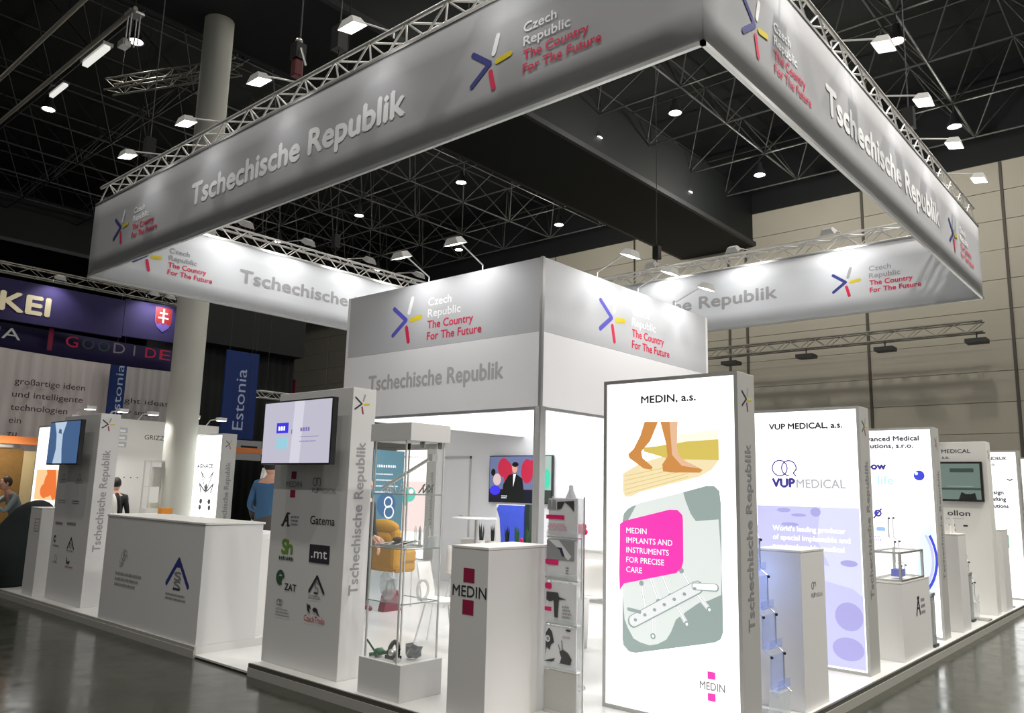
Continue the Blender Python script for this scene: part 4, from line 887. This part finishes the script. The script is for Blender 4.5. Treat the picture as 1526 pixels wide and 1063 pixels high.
YM = mat('mustard_cloth', srgb(190, 138, 34), .85, noise=(9, .08), bump=.3)
q = MB().box(.84, 3.14, .46, 1.22, 3.72, .62, YM); q.build('seat', ya, bevel=.05)
q = MB().box(.78, 3.12, .50, .93, 3.74, 1.05, YM); q.build('backrest', ya, bevel=.06)
MB().ell((.84, 3.43, 1.06), (.13, .30, .11), YM, 16, 10).ell((.80, 3.43, .92), (.10, .26, .12), YM, 16, 10).build('back_roll', ya)
for y in (3.14, 3.64): MB().box(.85, y-.02, .60, 1.20, y+.09, .76, YM).build('armrest', ya, bevel=.03)
for x in (.84, 1.18):
    for y in (3.18, 3.68): MB().tube((x, y, 0), (x, y, .48), .014, WHITE, 8).build('leg', ya)
q = MB().prism([(0.55, 0), (.85, 0), (.78, .26), (.62, .26)], 'Y', 3.0, 3.12, mat('burgundy_leather', srgb(130, 30, 60), .5, noise=(5, .1))); q.path([(.62, 3.06, .26), (.66, 3.06, .38), (.74, 3.06, .38), (.78, 3.06, .26)], .01, BLACK)
tag(q.build('handbag', origin=(.7, 3.06, 0)), 'burgundy bag standing on the white floor by the yellow armchair', 'bag')

# rear row lightboxes and roll-up seen through the stand
def art_rear(d):
    d.rect(-9.38, .6, -8.31, 1.75, E_PINK); d.disc(-8.85, 1.45, .2, .17, E_TEAL); d.disc(-9.0, 1.33, .1, .15, E_TEAL); d.disc(-8.8, 1.52, .08, .06, E_W)
    d.scribble(-9.2, 2.3, .6, .06, 1, em('lit_print_soft_grey', (150, 150, 150)))
lightbox(6.15, 8.28, 9.41, 'glowing tower with teal blot print seen through the glass showcase', art_rear, group=None)
def art_far(d):
    g = em('lit_print_slate', (70, 72, 80)); c = -8.74; d.scribble(-9.1, 2.32, .45, .05, 1, E_FADE)
    d.text('AGNACE', -9.14, 1.87, .075, g, .58, .03)
    for s_ in (-1, 1):
        d.line([(c+s_*.05, 1.50), (c+s_*.22, 1.80), (c+s_*.08, 1.68)], .022, g); d.line([(c+s_*.05, 1.45), (c+s_*.25, 1.58), (c+s_*.18, 1.42)], .03, g)
        d.disc(c+s_*.15, 1.26, .055, .05, E_DK, 8); d.disc(c+s_*.17, 1.15, .05, .05, E_DK, 8); d.line([(c+s_*.12, 1.08), (c+s_*.12, .85)], .014, g)
    d.disc(c, 1.5, .05, .08, g)
lightbox(1.04, 8.28, 9.41, 'glowing tower with grey implant drawings right of the hall column', art_far, group=None)
def art_or(d):
    d.rect(-9.95, 1.25, -8.85, 1.75, E_PEACH); d.disc(-9.35, 1.5, .22, .2, E_ORG); d.disc(-9.5, 1.4, .2, .12, E_ORG); d.poly([(-9.5,1.75),(-9.3,1.4),(-9.1,1.25),(-8.95,1.3),(-9.1,1.75)], E_ORG); d.scribble(-9.4, 2.0, .3, .1, 2, E_FADE)
lightbox(-1.42, 8.95, 10.1, 'glowing tower with an orange flower picture at the far left', art_or, group=None)
rb = thing('roll_up_banner', 'light blue roll-up banner seen through the showcase glass', 'banner', (4.35, 7.5, 0))
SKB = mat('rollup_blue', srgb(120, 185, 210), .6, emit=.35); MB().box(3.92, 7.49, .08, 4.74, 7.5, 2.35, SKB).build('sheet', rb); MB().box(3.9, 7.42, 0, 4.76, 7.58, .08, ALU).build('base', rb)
d = D('y', 7.485); d.scribble(4.02, 2.0, .6, .10, 1, E_W)
for i in range(4): d.scribble(4.0, 1.85-i*.12, .6, .05, 1, E_W)
d.disc(4.3, 1.25, .25, .25, em('rollup_deep', (70, 130, 190), .5)); d.ring(4.35, 1.3, .1, .03, E_W); d.ring(4.38, 1.1, .12, .03, E_W); d.build('print', rb)

# ================================================================ BACKGROUND, LEFT
NAVY = mat('navy_banner', srgb(36, 26, 78), .8, noise=(2, .15)); 
sv = thing('slovak_banner', 'navy box banner reading KEI with red double cross shield', 'banner', (.7, 14, 4.9))
MB().box(-6.0, 14, 4.95, 1.40, 14.12, 5.86, NAVY).build('front_panel', sv); MB().prism([(1.41, 5.0), (2.75, 5.03), (2.75, 5.95), (1.41, 5.9)], 'Y', 14.0, 14.12, NAVY).build('shield_panel', sv)
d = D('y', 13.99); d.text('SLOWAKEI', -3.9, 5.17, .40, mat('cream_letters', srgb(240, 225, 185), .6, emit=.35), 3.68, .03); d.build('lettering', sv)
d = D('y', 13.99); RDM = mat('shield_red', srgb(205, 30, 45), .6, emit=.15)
d.poly([(2.35,5.24),(2.5,5.36),(2.56,5.5),(2.56,5.86),(2.14,5.86),(2.14,5.5),(2.2,5.36)][::-1], mat('shield_blue', srgb(90, 70, 150), .6)); d.poly([(2.56,5.5),(2.55,5.86),(2.15,5.86),(2.15,5.5),(2.22,5.42),(2.28,5.47),(2.35,5.42),(2.42,5.47),(2.49,5.42)], RDM)
d.rect(2.33, 5.47, 2.37, 5.83, E_W); d.rect(2.25, 5.70, 2.45, 5.735, E_W); d.rect(2.22, 5.58, 2.48, 5.615, E_W); d.build('shield', sv)
# lower curved banner
gb = thing('curved_slogan_banner', 'dark navy curved banner with GOOD IDEA slogan letters under the shield', 'banner', (0, 14.2, 4.4))
q = MB(); n = 28; prev = None
def cz(x): return -.55+.0*x
for i in range(n):
    def pt(k):
        x = -6+9.0*k/n; yb = 14.25+.35*math.sin((x+1)/4*1.5); sag = .10*((x-1)/4)**2
        return x, yb, sag
    (xa, ya_, sa), (xb, yb_, sb_) = pt(i), pt(i+1)
    q.add([(xa, ya_, 4.36+sa), (xb, yb_, 4.36+sb_), (xb, yb_, 4.93), (xa, ya_, 4.93)], [(0, 1, 2, 3)], NAVY, True)
o = q.build('sheet', gb, weld=True); s = o.modifiers.new('thick', 'SOLIDIFY'); s.thickness = .02
d = D('y', 14.22); d.text('SLOVAKIA', -3.2, 4.58, .25, INK_LG, 2.55, .0); d.rect(-.10, 4.45, .0, 4.95, INK_CRIM)
cols = [INK_RED, INK_DGRN, INK_DGRN, INK_MG, INK_MG, INK_RED, INK_RED]
for i, ch_ in enumerate('GOODIDE'): d.text(ch_, .27+i*.355+(.12 if i == 4 else .05 if i > 4 else 0), 4.60, .25, cols[i], .035 if ch_ == 'I' else .27, -.012)
d.build('lettering', gb)
truss('roof_truss', (-6, 14.3), (3.0, 14.3), 6.15, 'dark lattice truss above the navy shield banner', size=.2, bay=.3, r=.015, matl=mat('dull_truss', (.3, .3, .3)), pieces=False)
for i, (x, z) in enumerate(((-.2, 5.98), (1.9, 6.05), (2.3, 6.05))):
    flood((x, 13.6, z+.02), (x, 14.05, z), (x, 14.0, 5.2), '%s spotlight from the left over the navy banner' % ordn[i].replace('nearest', 'first').capitalize(), 'spotlights over the navy banner', 40, 120)
# curtains
def curtain(name, x0, x1, y, z0, z1, m_, label, n=90, amp=.03, z1b=None):
    q = MB(); R = random.Random(int(x0*10)); ph = R.uniform(0, 6)
    P = lambda k: (x0+(x1-x0)*k/n, y+amp*math.sin(k*1.7+ph)+amp*.6*math.sin(k*.63+ph))
    for i in range(n):
        (xa, ya_), (xb, yb_) = P(i), P(i+1)
        q.add([(xa, ya_, z0), (xb, yb_, z0), (xb, yb_, z1), (xa, ya_, z1)], [(0, 1, 2, 3)], m_, True)
    o = q.build(name, origin=((x0+x1)/2, y, z0), weld=True); s = o.modifiers.new('thick', 'SOLIDIFY'); s.thickness = .01
    return o
CURT = mat('grey_curtain', (.62, .56, .55), .9, noise=(1, .05))
c1 = thing('text_curtain', 'tall pale curtain printed with großartige ideen und intelligente technologien', 'curtain', (-.5, 16, 0))
o = curtain('fabric', -4.5, 2.05, 16, ZF, 4.75, CURT, ''); o.parent = c1; o.location = Vector((-1.225, 16, ZF))-Vector((-.5, 16, 0))
d = D('y', 15.93)
for i, (t, wd) in enumerate((('großartige ideen', 1.58), ('und intelligente', 1.58), ('technologien', 1.25), ('ein', .26), ('zu', .2))): d.text(t, -.16 if i else -.14, 3.80-i*.31, .15, mat('curtain_print', (.045, .035, .04), .9), wd, -.004)
d.build('lettering', c1)
c2 = thing('text_curtain', 'tall grey curtain printed with bright ideas smart technologies', 'curtain', (4, 16.2, 0))
o = curtain('fabric', 2.15, 4.3, 16.2, ZF, 4.95, mat('grey_curtain_dark', (.40, .38, .38), .9, noise=(1, .05)), '', 40); o.parent = c2; o.location = Vector((3.225, 16.2, ZF))-Vector((4, 16.2, 0))
d = D('y', 16.1)
for i, (t, x, wd) in enumerate((('bright ideas', 2.15, 1.55), ('+ smart', 2.6, .75), ('technologies', 2.4, 1.3))): d.text(t, x, 3.62-i*.30, .14, mat('curtain_print', (.045, .035, .04), .9), wd, -.004)
d.build('lettering', c2)
NB = mat('estonia_blue', srgb(24, 52, 118), .8, noise=(2, .08)); NBT = mat('estonia_text', srgb(190, 205, 235), .7)
for nm, x0, x1, y, z0, z1, lab, tx, th, cap, zt_ in (('a', 4.95, 5.98, 15.5, 2.85, 5.35, 'tall dark blue hanging sign reading Estonia right of the column', 5.62, 3.1, .33, 1.75), ('b', 1.93, 2.32, 15.7, 3.1, 4.8, 'narrow dark blue hanging sign between the two printed curtains', 2.25, 3.15, .20, 1.4)):
    t = thing('hanging_sign', lab, 'sign', ((x0+x1)/2, y, z0)); MB().box(x0, y, z0, x1, y+.06, z1, NB).build('sheet', t); MB().tube((x0+.1, y+.03, z1), (x0+.1, y+.03, 15.4), .008, DARK, 5).tube((x1-.1, y+.03, z1), (x1-.1, y+.03, 15.4), .008, DARK, 5).build('hanging_wire', t)
    d = D('y', y); d.text('Estonia', tx, th, cap, NBT, zt_, -.004, rot=True); d.build('lettering', t)
tag(MB().box(5.2, 15.2, 2.25, 6.1, 15.3, 2.80, mat('sign_grey', (.4, .4, .42), .6)).box(5.45, 15.18, 2.5, 5.95, 15.2, 2.65, BLACK)
    .tube((5.6, 15.25, 2.8), (5.6, 15.25, 15.4), .008, DARK, 5).build('small_sign', origin=(5.6, 15.2, 2.25)), 'small grey sign with a black plate below the tall blue sign', 'sign')
BLK = mat('black_drape', (.006, .008, .008), .9, noise=(1, .2))
curtain('black_curtain', 4.6, 10.05, 19.9, ZF, 6.18, BLK, '', 70); tag(bpy.data.objects['black_curtain'], 'black drape wall behind the blue hanging sign', 'curtain')
tag(MB().box(5.2, 19.5, 6.2, 10.2, 21.0, 9.5, mat('black_rigging_box', (.012, .014, .014), .8, noise=(.5, .3))).build('black_housing', origin=(8, 20, 6.2)), 'large black hanging housing above the black drape', 'housing')
q = MB().box(20.9, 36.2, 5.9, 21.0, 37.0, 7.9, INK_CRIM); dd = [(6.9, E_W), (6.3, E_W), (7.5, INK_RED)]
for z, m_ in dd: q.box(20.86, 36.35, z-.2, 20.9, 36.85, z+.2, m_)
tag(q.build('red_wall_sign', origin=(20.95, 36.6, 5.9)), 'small red and white sign on the beige far wall', 'sign')

# GRIZZ booth wall
gw = thing('booth_wall', 'white lit booth wall lettered GRIZZ left of the column', 'booth wall', (.6, 9.75, 0))
MB().box(-1.05, 9.7, .001, 1.72, 9.8, 2.72, WHITE).build('panel', gw)
d = D('y', 9.7); d.text('GRIZZLY', .25, 2.37, .085, INK_DG, .52, 0)
for i in range(2):
    for j in range(3): d.rect(-.42+i*.19, 2.20+j*.13, -.26+i*.19, 2.30+j*.13, mat('pale_photo', (.55, .56, .58), .5)); d.rect(-.40+i*.19, 2.22+j*.13, -.30+i*.19, 2.26+j*.13, INK_LG)
for i in range(3): d.disc(-.05+i*.12, 1.66, .012, .012, INK_DG)
d.build('print', gw)
for i, x in enumerate((-1.0, -.45, .1, .9, 1.45)):
    t = thing('hook_lamp', '%s white hook lamp from the left above the white booth wall' % ordn[i].replace('nearest', 'first').capitalize(), 'lamp', (x, 9.7, 2.7), 'hook lamps on the booth wall')
    MB().path([(x, 9.74, 2.70), (x+.02, 9.6, 2.82), (x+.05, 9.3, 2.84)], .012, WHITE).build('arm', t); MB().box(x-.02, 9.18, 2.80, x+.14, 9.32, 2.86, WHITE).build('head', t)
    MB().box(x-.01, 9.19, 2.795, x+.13, 9.31, 2.80, mat('hook_lens', (1, .98, .95), emit=8)).build('lens', t)
    lamp('glow', 'SPOT', (.06, -.48, .08), 45, (1, .96, .93), None, .08, 120, t).rotation_euler = (math.radians(-20), 0, 0)
lb = lamp('glow', 'POINT', (3.5, 6.8, 2.3), 20, (1, 1, 1), None, .3)
cab = thing('small_glass_cabinet', 'small glass cabinet of pale products in the white booth', 'display case', (.05, 9.2, 0)); CS = len(bpy.data.objects)
MB().box(.12, 9.05, 0, .62, 9.35, 1.12, WHITE).build('base', cab)
for (x, y) in ((.14, 9.07), (.60, 9.07), (.14, 9.33), (.60, 9.33)): MB().box(x-.01, y-.01, 1.12, x+.01, y+.01, 1.95, ALU).build('upright', cab)
MB().box(.12, 9.05, 1.95, .62, 9.35, 1.98, ALU).build('top', cab); MB().box(.13, 9.06, 1.5, .61, 9.34, 1.508, GLASS).build('shelf', cab); MB().box(.125, 9.052, 1.12, .615, 9.056, 1.95, GLASS).build('glass_pane', cab)
tag(MB().box(.22, 9.12, 1.509, .38, 9.26, 1.86, mat('beige_product', (.50, .46, .40), .5)).build('product_box', origin=(.3, 9.2, 1.509)), 'beige box on the upper shelf of the small glass cabinet', 'box')
tag(MB().box(.22, 9.12, 1.122, .42, 9.26, 1.22, mat('cream_product', (.6, .58, .45), .5)).build('product_box', origin=(.3, 9.2, 1.122)), 'cream box at the bottom of the small glass cabinet', 'box')
tag(MB().box(.52, 8.72, 1.021, .72, 8.85, 1.13, mat('orange_plastic', srgb(235, 150, 30), .4)).build('orange_box', origin=(.6, 8.8, 1.02)), 'orange box on the low white counter left of the column', 'box') if False else None
lc = thing('low_counter', 'low white counter with an orange box in front of the white booth wall', 'counter', (-.2, 7.9, 0))
MB().box(-1.1, 7.7, 0, -.02, 8.1, 1.05, WHITE).build('body', lc); MB().box(-1.12, 7.68, 1.05, .0, 8.12, 1.075, WHITE).build('worktop', lc)
tag(MB().box(-.20, 7.80, 1.076, -.02, 7.94, 1.17, mat('orange_plastic', srgb(235, 150, 30), .4)).build('orange_box', origin=(-.1, 7.87, 1.076)), 'orange box on the low white counter left of the column', 'box')
oc = thing('round_back_chair', 'white round-backed chair with black trim in the white booth', 'chair', (-.65, 8.9, 0))
MB().ell((-.55, 8.9, 1.05), (.06, .20, .33), WHITE, 16, 10).build('backrest', oc); MB().ell((-.48, 8.9, 1.05), (.03, .22, .35), BLACK, 16, 10).build('back_trim', oc)
MB().lathe((-.72, 8.9, .72), [(.001, 0), (.2, 0), (.21, .04), (.001, .06)], WHITE, 20).build('seat', oc); MB().lathe((-.75, 8.9, 0), [(.2, 0), (.2, .02), (.03, .04), (.03, .72)], CHROME, 16).build('stem', oc)
tag(MB().box(-1.30, 8.55, 0, -1.02, 8.85, 1.72, WHITE).box(-1.29, 8.54, 1.38, -1.03, 8.55, 1.44, BLACK).box(-1.29, 8.54, 1.13, -1.03, 8.55, 1.18, BLACK).build('white_rack', origin=(-1.1, 8.75, 0)), 'white rack with black strips beside the far left tower', 'rack')

# orange frames and wood walls far left
lamp('chipboard_fill', 'SPOT', (-1.6, 11.2, 2.3), 60, (1, .9, .75), (-1.2, 12.1, 1.0), .15, 140)  # added fill spot without a fixture, brightens the chipboard wall
ORG = mat('orange_frame', srgb(222, 130, 70), .6, noise=(2, .05)); OSB = mat('osb_board', srgb(128, 96, 48), .8, noise=(14, .25), bump=.3)
t = thing('orange_frame_booth', 'orange frame above brown chipboard wall at the far left', 'booth', (-1.8, 12, ZF))
MB().box(-3.5, 11.95, 2.24, -.75, 12.05, 2.39, ORG).build('lintel', t); MB().box(-3.5, 12.1, ZF, -.98, 12.2, 2.16, OSB).build('chipboard_wall', t); MB().box(-.97, 12.1, ZF, -.72, 12.2, 2.12, mat('ply_beige', srgb(196, 178, 136), .7, noise=(3, .08))).build('side_board', t)
MB().box(-3.5, 12.0, 2.17, -1.2, 12.06, 2.22, ALU).build('rail', t)
t = thing('square_gate', 'orange square frame standing before the black drape', 'gate', (4.0, 12, ZF))
MB().box(2.9, 11.95, 2.31, 4.45, 12.07, 2.44, ORG).build('lintel', t); MB().box(4.30, 11.95, ZF, 4.45, 12.07, 2.31, ORG).build('post', t)
t = thing('tall_brochure_rack', 'tall white brochure rack right of the grey drawing lightbox', 'brochure rack', (1.9, 8.0, 0))
MB().prism([(1.62, .9), (1.88, .9), (2.0, 1.9), (1.78, 1.9)], 'Y', 8.0, 8.1, WHITE).build('board', t); MB().box(1.6, 8.0, 0, 1.9, 8.15, .9, WHITE).build('base', t)
d = D('y', 8.0); 
for i, c_ in enumerate((INK_DG, INK_YEL, INK_G, INK_GRN)): d.rect(1.72+.02*(3-i), 1.68-i*.2, 1.83+.03*(3-i), 1.73-i*.2, c_); d.scribble(1.70+.025*(3-i), 1.60-i*.2, .14, .04, 2, INK_G)
d.build('print', t)
tag(MB().box(1.96, 7.9, 0, 2.5, 8.3, 1.28, WHITE).box(1.98, 7.92, 1.28, 2.4, 8.2, 1.34, mat('lime_sheet', srgb(170, 200, 60), .5)).build('white_cabinet', origin=(2.2, 8.1, 0)), 'white cabinet topped with lime green sheets behind the man in blue', 'cabinet')
q = MB().ell((1.45, 7.7, 1.25), (.12, .12, .30), BLACK).lathe((1.45, 7.7, 0), [(.22, 0), (.03, .05), (.03, .8), (.2, .85), (.2, .9), (.001, .92)], BLACK, 14)
tag(q.build('black_bar_stool', origin=(1.45, 7.7, 0)), 'black high-backed bar stool beside the grey drawing lightbox', 'stool')
# dark gap objects between counter and tower
q = MB().box(-.6, 2.95, .25, -.15, 3.4, .82, BLACK).box(-.62, 2.9, 0.0, -.58, 2.95, .3, CHROME).box(-.17, 2.9, 0, -.13, 2.95, .3, CHROME).box(-.62, 3.4, 0, -.58, 3.45, .3, CHROME).box(-.17, 3.4, 0, -.13, 3.45, .3, CHROME)
tag(q.build('black_stool', origin=(-.4, 3.2, 0)), 'black padded stool between the reception counter and the nearest tower', 'stool')

# dark draped armchair and yellow ribbon left
DG = mat('dark_cloth', (.006, .013, .013), .85, noise=(3, .3), bump=.5)
bm = bmesh.new(); bmesh.ops.create_icosphere(bm, subdivisions=4, radius=1)
R = random.Random(5)
for v in bm.verts:
    v.co = Vector((v.co.x*.46, v.co.y*.34, v.co.z*.80)); v.co.x += -.25*(.6-v.co.z)
    if v.co.z < -.60: v.co.z = -.60
    f = 1+.05*math.sin(v.co.x*9+v.co.z*4)+.04*math.sin(v.co.y*13+v.co.z*3); v.co.x *= f; v.co.y *= f
    v.co.z += .60
me = bpy.data.meshes.new('draped_armchair'); bm.to_mesh(me); bm.free(); me.materials.append(DG)
for p in me.polygons: p.use_smooth = True
o = bpy.data.objects.new('draped_coat_heap', me); COL.objects.link(o); o.location = (-1.86, 8.5, 0); o.scale = (1, 1, .91)
tag(o, 'big dark coat heap draped over a seat at the far left', 'coat heap')
YL = mat('lime_plastic', srgb(205, 215, 50), .4)
q = MB()
for i in range(9): a = i*.8; q.tube((-2.02+.04*math.cos(a), 7.98, .05+.03*i), (-2.02+.05*math.cos(a+.8), 7.98, .08+.03*i), .022, YL, 6)
q.ell((-2.0, 7.96, .045), (.035, .035, .045), BLACK, 8, 6); tag(q.build('yellow_ribbon_toy', origin=(-2.02, 7.98, 0)), 'twisted lime yellow strap standing on the floor at the far left', 'strap')

# ================================================================ PEOPLE
SKIN = mat('skin', srgb(214, 165, 140), .55, noise=(20, .04))
def person(label, loc, rz, top, legs, shoes, hair, pose='stand', H=1.75, arms=None, lean=0):
    t = thing('person', label, 'person', loc)
    k = H/1.75; J = {}
    if pose == 'stand':
        J = dict(pel=(0, 0, .95), spine=(lean*.3, 0, 1.15), chest=(lean*.7, 0, 1.38), neck=(lean, 0, 1.50), head=(lean*1.15, 0, 1.57),
                 hL=(0, .10, .90), kL=(.02, .11, .50), aL=(-.02, .12, .09), tL=(.12, .14, .035), hR=(0, -.10, .90), kR=(.04, -.11, .50), aR=(.02, -.12, .09), tR=(.16, -.14, .035))
    J['sL'] = (J['chest'][0], .17, J['chest'][2]+.04); J['sR'] = (J['chest'][0], -.17, J['chest'][2]+.04)
    A = arms or {}
    J['eL'] = A.get('eL', (J['sL'][0]-.02, .24, 1.14)); J['wL'] = A.get('wL', (.06, .25, .90)); J['eR'] = A.get('eR', (J['sR'][0]-.02, -.24, 1.14)); J['wR'] = A.get('wR', (.06, -.25, .90))
    R_ = dict(pel=.135, spine=.125, chest=.145, neck=.055, head=.055, hL=.095, kL=.06, aL=.042, tL=.035, hR=.095, kR=.06, aR=.042, tR=.035, sL=.065, sR=.065, eL=.043, eR=.043, wL=.028, wR=.028)
    mats_ = {'pel': 1, 'spine': 0, 'chest': 0, 'neck': 3, 'head': 3, 'hL': 1, 'hR': 1, 'kL': 1, 'kR': 1, 'aL': 1, 'aR': 1, 'tL': 2, 'tR': 2, 'sL': 0, 'sR': 0, 'eL': 0, 'eR': 0, 'wL': 3, 'wR': 3}
    E_ = [('pel', 'spine'), ('spine', 'chest'), ('chest', 'neck'), ('neck', 'head'), ('pel', 'hL'), ('hL', 'kL'), ('kL', 'aL'), ('aL', 'tL'), ('pel', 'hR'), ('hR', 'kR'), ('kR', 'aR'), ('aR', 'tR'), ('chest', 'sL'), ('sL', 'eL'), ('eL', 'wL'), ('chest', 'sR'), ('sR', 'eR'), ('eR', 'wR')]
    for s_ in 'LR':
        w_ = Vector(J['w'+s_]); dr = (w_-Vector(J['e'+s_])).normalized(); sd = dr.cross(Vector((1, .2, .1))).normalized(); nr = dr.cross(sd)
        J['p'+s_] = tuple(w_+dr*.07); R_['p'+s_] = .028; E_.append(('w'+s_, 'p'+s_))
        for i in range(4):
            off = sd*(i-1.5)*.021; l = (.075, .085, .08, .062)[i]; a = w_+dr*.09+off; b_ = a+dr*l*.5+nr*.01; c_ = b_+dr*l*.5+nr*.025
            for nm, p_, r_ in (('f%d' % i, a, .011), ('g%d' % i, b_, .0095), ('h%d' % i, c_, .008)): J[nm+s_] = tuple(p_); R_[nm+s_] = r_
            E_ += [('p'+s_, 'f%d' % i+s_), ('f%d' % i+s_, 'g%d' % i+s_), ('g%d' % i+s_, 'h%d' % i+s_)]
        a = w_+dr*.03+sd*.035+nr*.01; b_ = a+dr*.045+sd*.02; J['u'+s_] = tuple(a); J['v'+s_] = tuple(b_); R_['u'+s_] = .013; R_['v'+s_] = .010; E_ += [('w'+s_, 'u'+s_), ('u'+s_, 'v'+s_)]
    names = list(J); me = bpy.data.meshes.new('body'); me.from_pydata([tuple(c*k for c in J[n_]) for n_ in names], [(names.index(a), names.index(b_)) for a, b_ in E_], [])
    ob = bpy.data.objects.new('body', me); COL.objects.link(ob); bpy.context.view_layer.objects.active = ob
    sk = ob.modifiers.new('skin', 'SKIN'); sk.use_smooth_shade = True; sub = ob.modifiers.new('sub', 'SUBSURF'); sub.levels = 1; sub.render_levels = 1
    if not me.skin_vertices: 
        bm_ = bmesh.new(); bm_.from_mesh(me); bm_.verts.layers.skin.verify(); bm_.to_mesh(me); bm_.free()
    for i, n_ in enumerate(names):
        r_ = R_[n_]*k; wd = r_*1.15 if n_ in ('chest', 'pel', 'spine') else r_; me.skin_vertices[0].data[i].radius = (r_*.85 if n_ in ('chest', 'pel', 'spine') else r_, wd); me.skin_vertices[0].data[i].use_root = (n_ == 'pel')
    bpy.context.view_layer.update(); ev = ob.evaluated_get(bpy.context.evaluated_depsgraph_get()); m2 = bpy.data.meshes.new_from_object(ev)
    ob.modifiers.clear(); ob.data = m2
    for m_ in (top, legs, shoes, SKIN): m2.materials.append(m_)
    segs = []
    for a, b_ in E_:
        pa, pb = Vector(J[a])*k, Vector(J[b_])*k
        mi = mats_.get(b_, 3)
        if b_ == 'neck': mi = 3
        if (a, b_) in (('eL', 'wL'), ('eR', 'wR')): mi = 0
        segs.append((pa, pb, mi))
    def near(p):
        best = (9, 0)
        for a, b_, mi in segs:
            ab = b_-a; tt = max(0, min(1, (p-a).dot(ab)/max(1e-9, ab.length_squared))); dd = (p-(a+ab*tt)).length
            if dd < best[0]: best = (dd, mi)
        return best[1]
    for p in m2.polygons: p.material_index = near(p.center); p.use_smooth = True
    ob.parent = t
    hc = Vector(J['head'])*k+Vector((.015, 0, .085*k))
    q = MB().ell(hc, (.092*k, .075*k, .115*k), SKIN, 20, 14); q.ell(hc+Vector((.092*k, 0, -.01)), (.018, .012, .022), SKIN, 8, 6); q.ell(hc+Vector((.02, 0, -.06*k)), (.06*k, .055*k, .06*k), SKIN, 14, 8)
    for s_ in (-1, 1): q.ell(hc+Vector((.083*k, s_*.03*k, .012*k)), (.008, .012, .007), WHITE, 8, 6); q.ell(hc+Vector((.089*k, s_*.03*k, .012*k)), (.005, .005, .005), BLACK, 6, 5); q.ell(hc+Vector((0, s_*.077*k, 0)), (.02, .010, .03), SKIN, 8, 6)
    q.ell(hc+Vector((.085*k, 0, -.055*k)), (.008, .024, .007), INK_CRIM, 8, 5)
    q.v = [tuple(v) for v in q.v]; q.build('head', None).parent = t
    q = MB().ell(hc+Vector((-.018, 0, .028)), (.098*k, .086*k, .108*k), hair, 20, 14)
    q.v = [(v[0] if v[0] < hc.x+.06 else hc.x+.06, v[1], max(v[2], hc.z-.05*k)) for v in q.v]; q.build('hair', None).parent = t
    t.rotation_euler = (0, 0, rz); return t
BLJ = mat('blue_jacket', srgb(68, 110, 150), .8, noise=(7, .12), bump=.3); TR = mat('grey_trousers', srgb(92, 88, 84), .8, noise=(8, .1)); BKC = mat('black_clothes', (.008, .008, .01), .8); LB_ = mat('pale_blue_shirt', srgb(135, 150, 155), .8, noise=(8, .08))
BRH = mat('brown_hair', (.05, .028, .015), .7); DKH = mat('dark_hair', (.01, .008, .008), .6); RSH = mat('red_shoes', srgb(130, 20, 50), .4); BKS = mat('black_shoes', (.01, .01, .01), .4)
person('person in a blue jacket and grey trousers standing with the back turned behind the counter', (.06, 5.1, 0), math.radians(38), BLJ, TR, BKS, DKH, H=1.97, arms={'wL': (.28, .2, 1.05), 'wR': (.28, -.2, 1.05)})
person('person in black with red shoes standing behind the nearest tower', (.25, 3.14, 0), math.radians(-75), BKC, BKC, RSH, BRH, H=1.72, arms={'wR': (.25, -.12, 1.0), 'eR': (.05, -.25, 1.1)})
person('person in a pale blue shirt leaning forward by the chipboard wall', (-1.25, 11.0, ZF), math.radians(190), LB_, TR, BKS, BRH, H=1.70, lean=.28, arms={'eR': (.45, -.2, 1.25), 'wR': (.45, -.08, 1.48), 'eL': (.4, .2, 1.15), 'wL': (.55, .1, 1.3)})
person('person in black with the back turned beside the round-backed chair in the white booth', (-.34, 9.30, 0), math.radians(60), BKC, BKC, BKS, DKH, H=1.62)
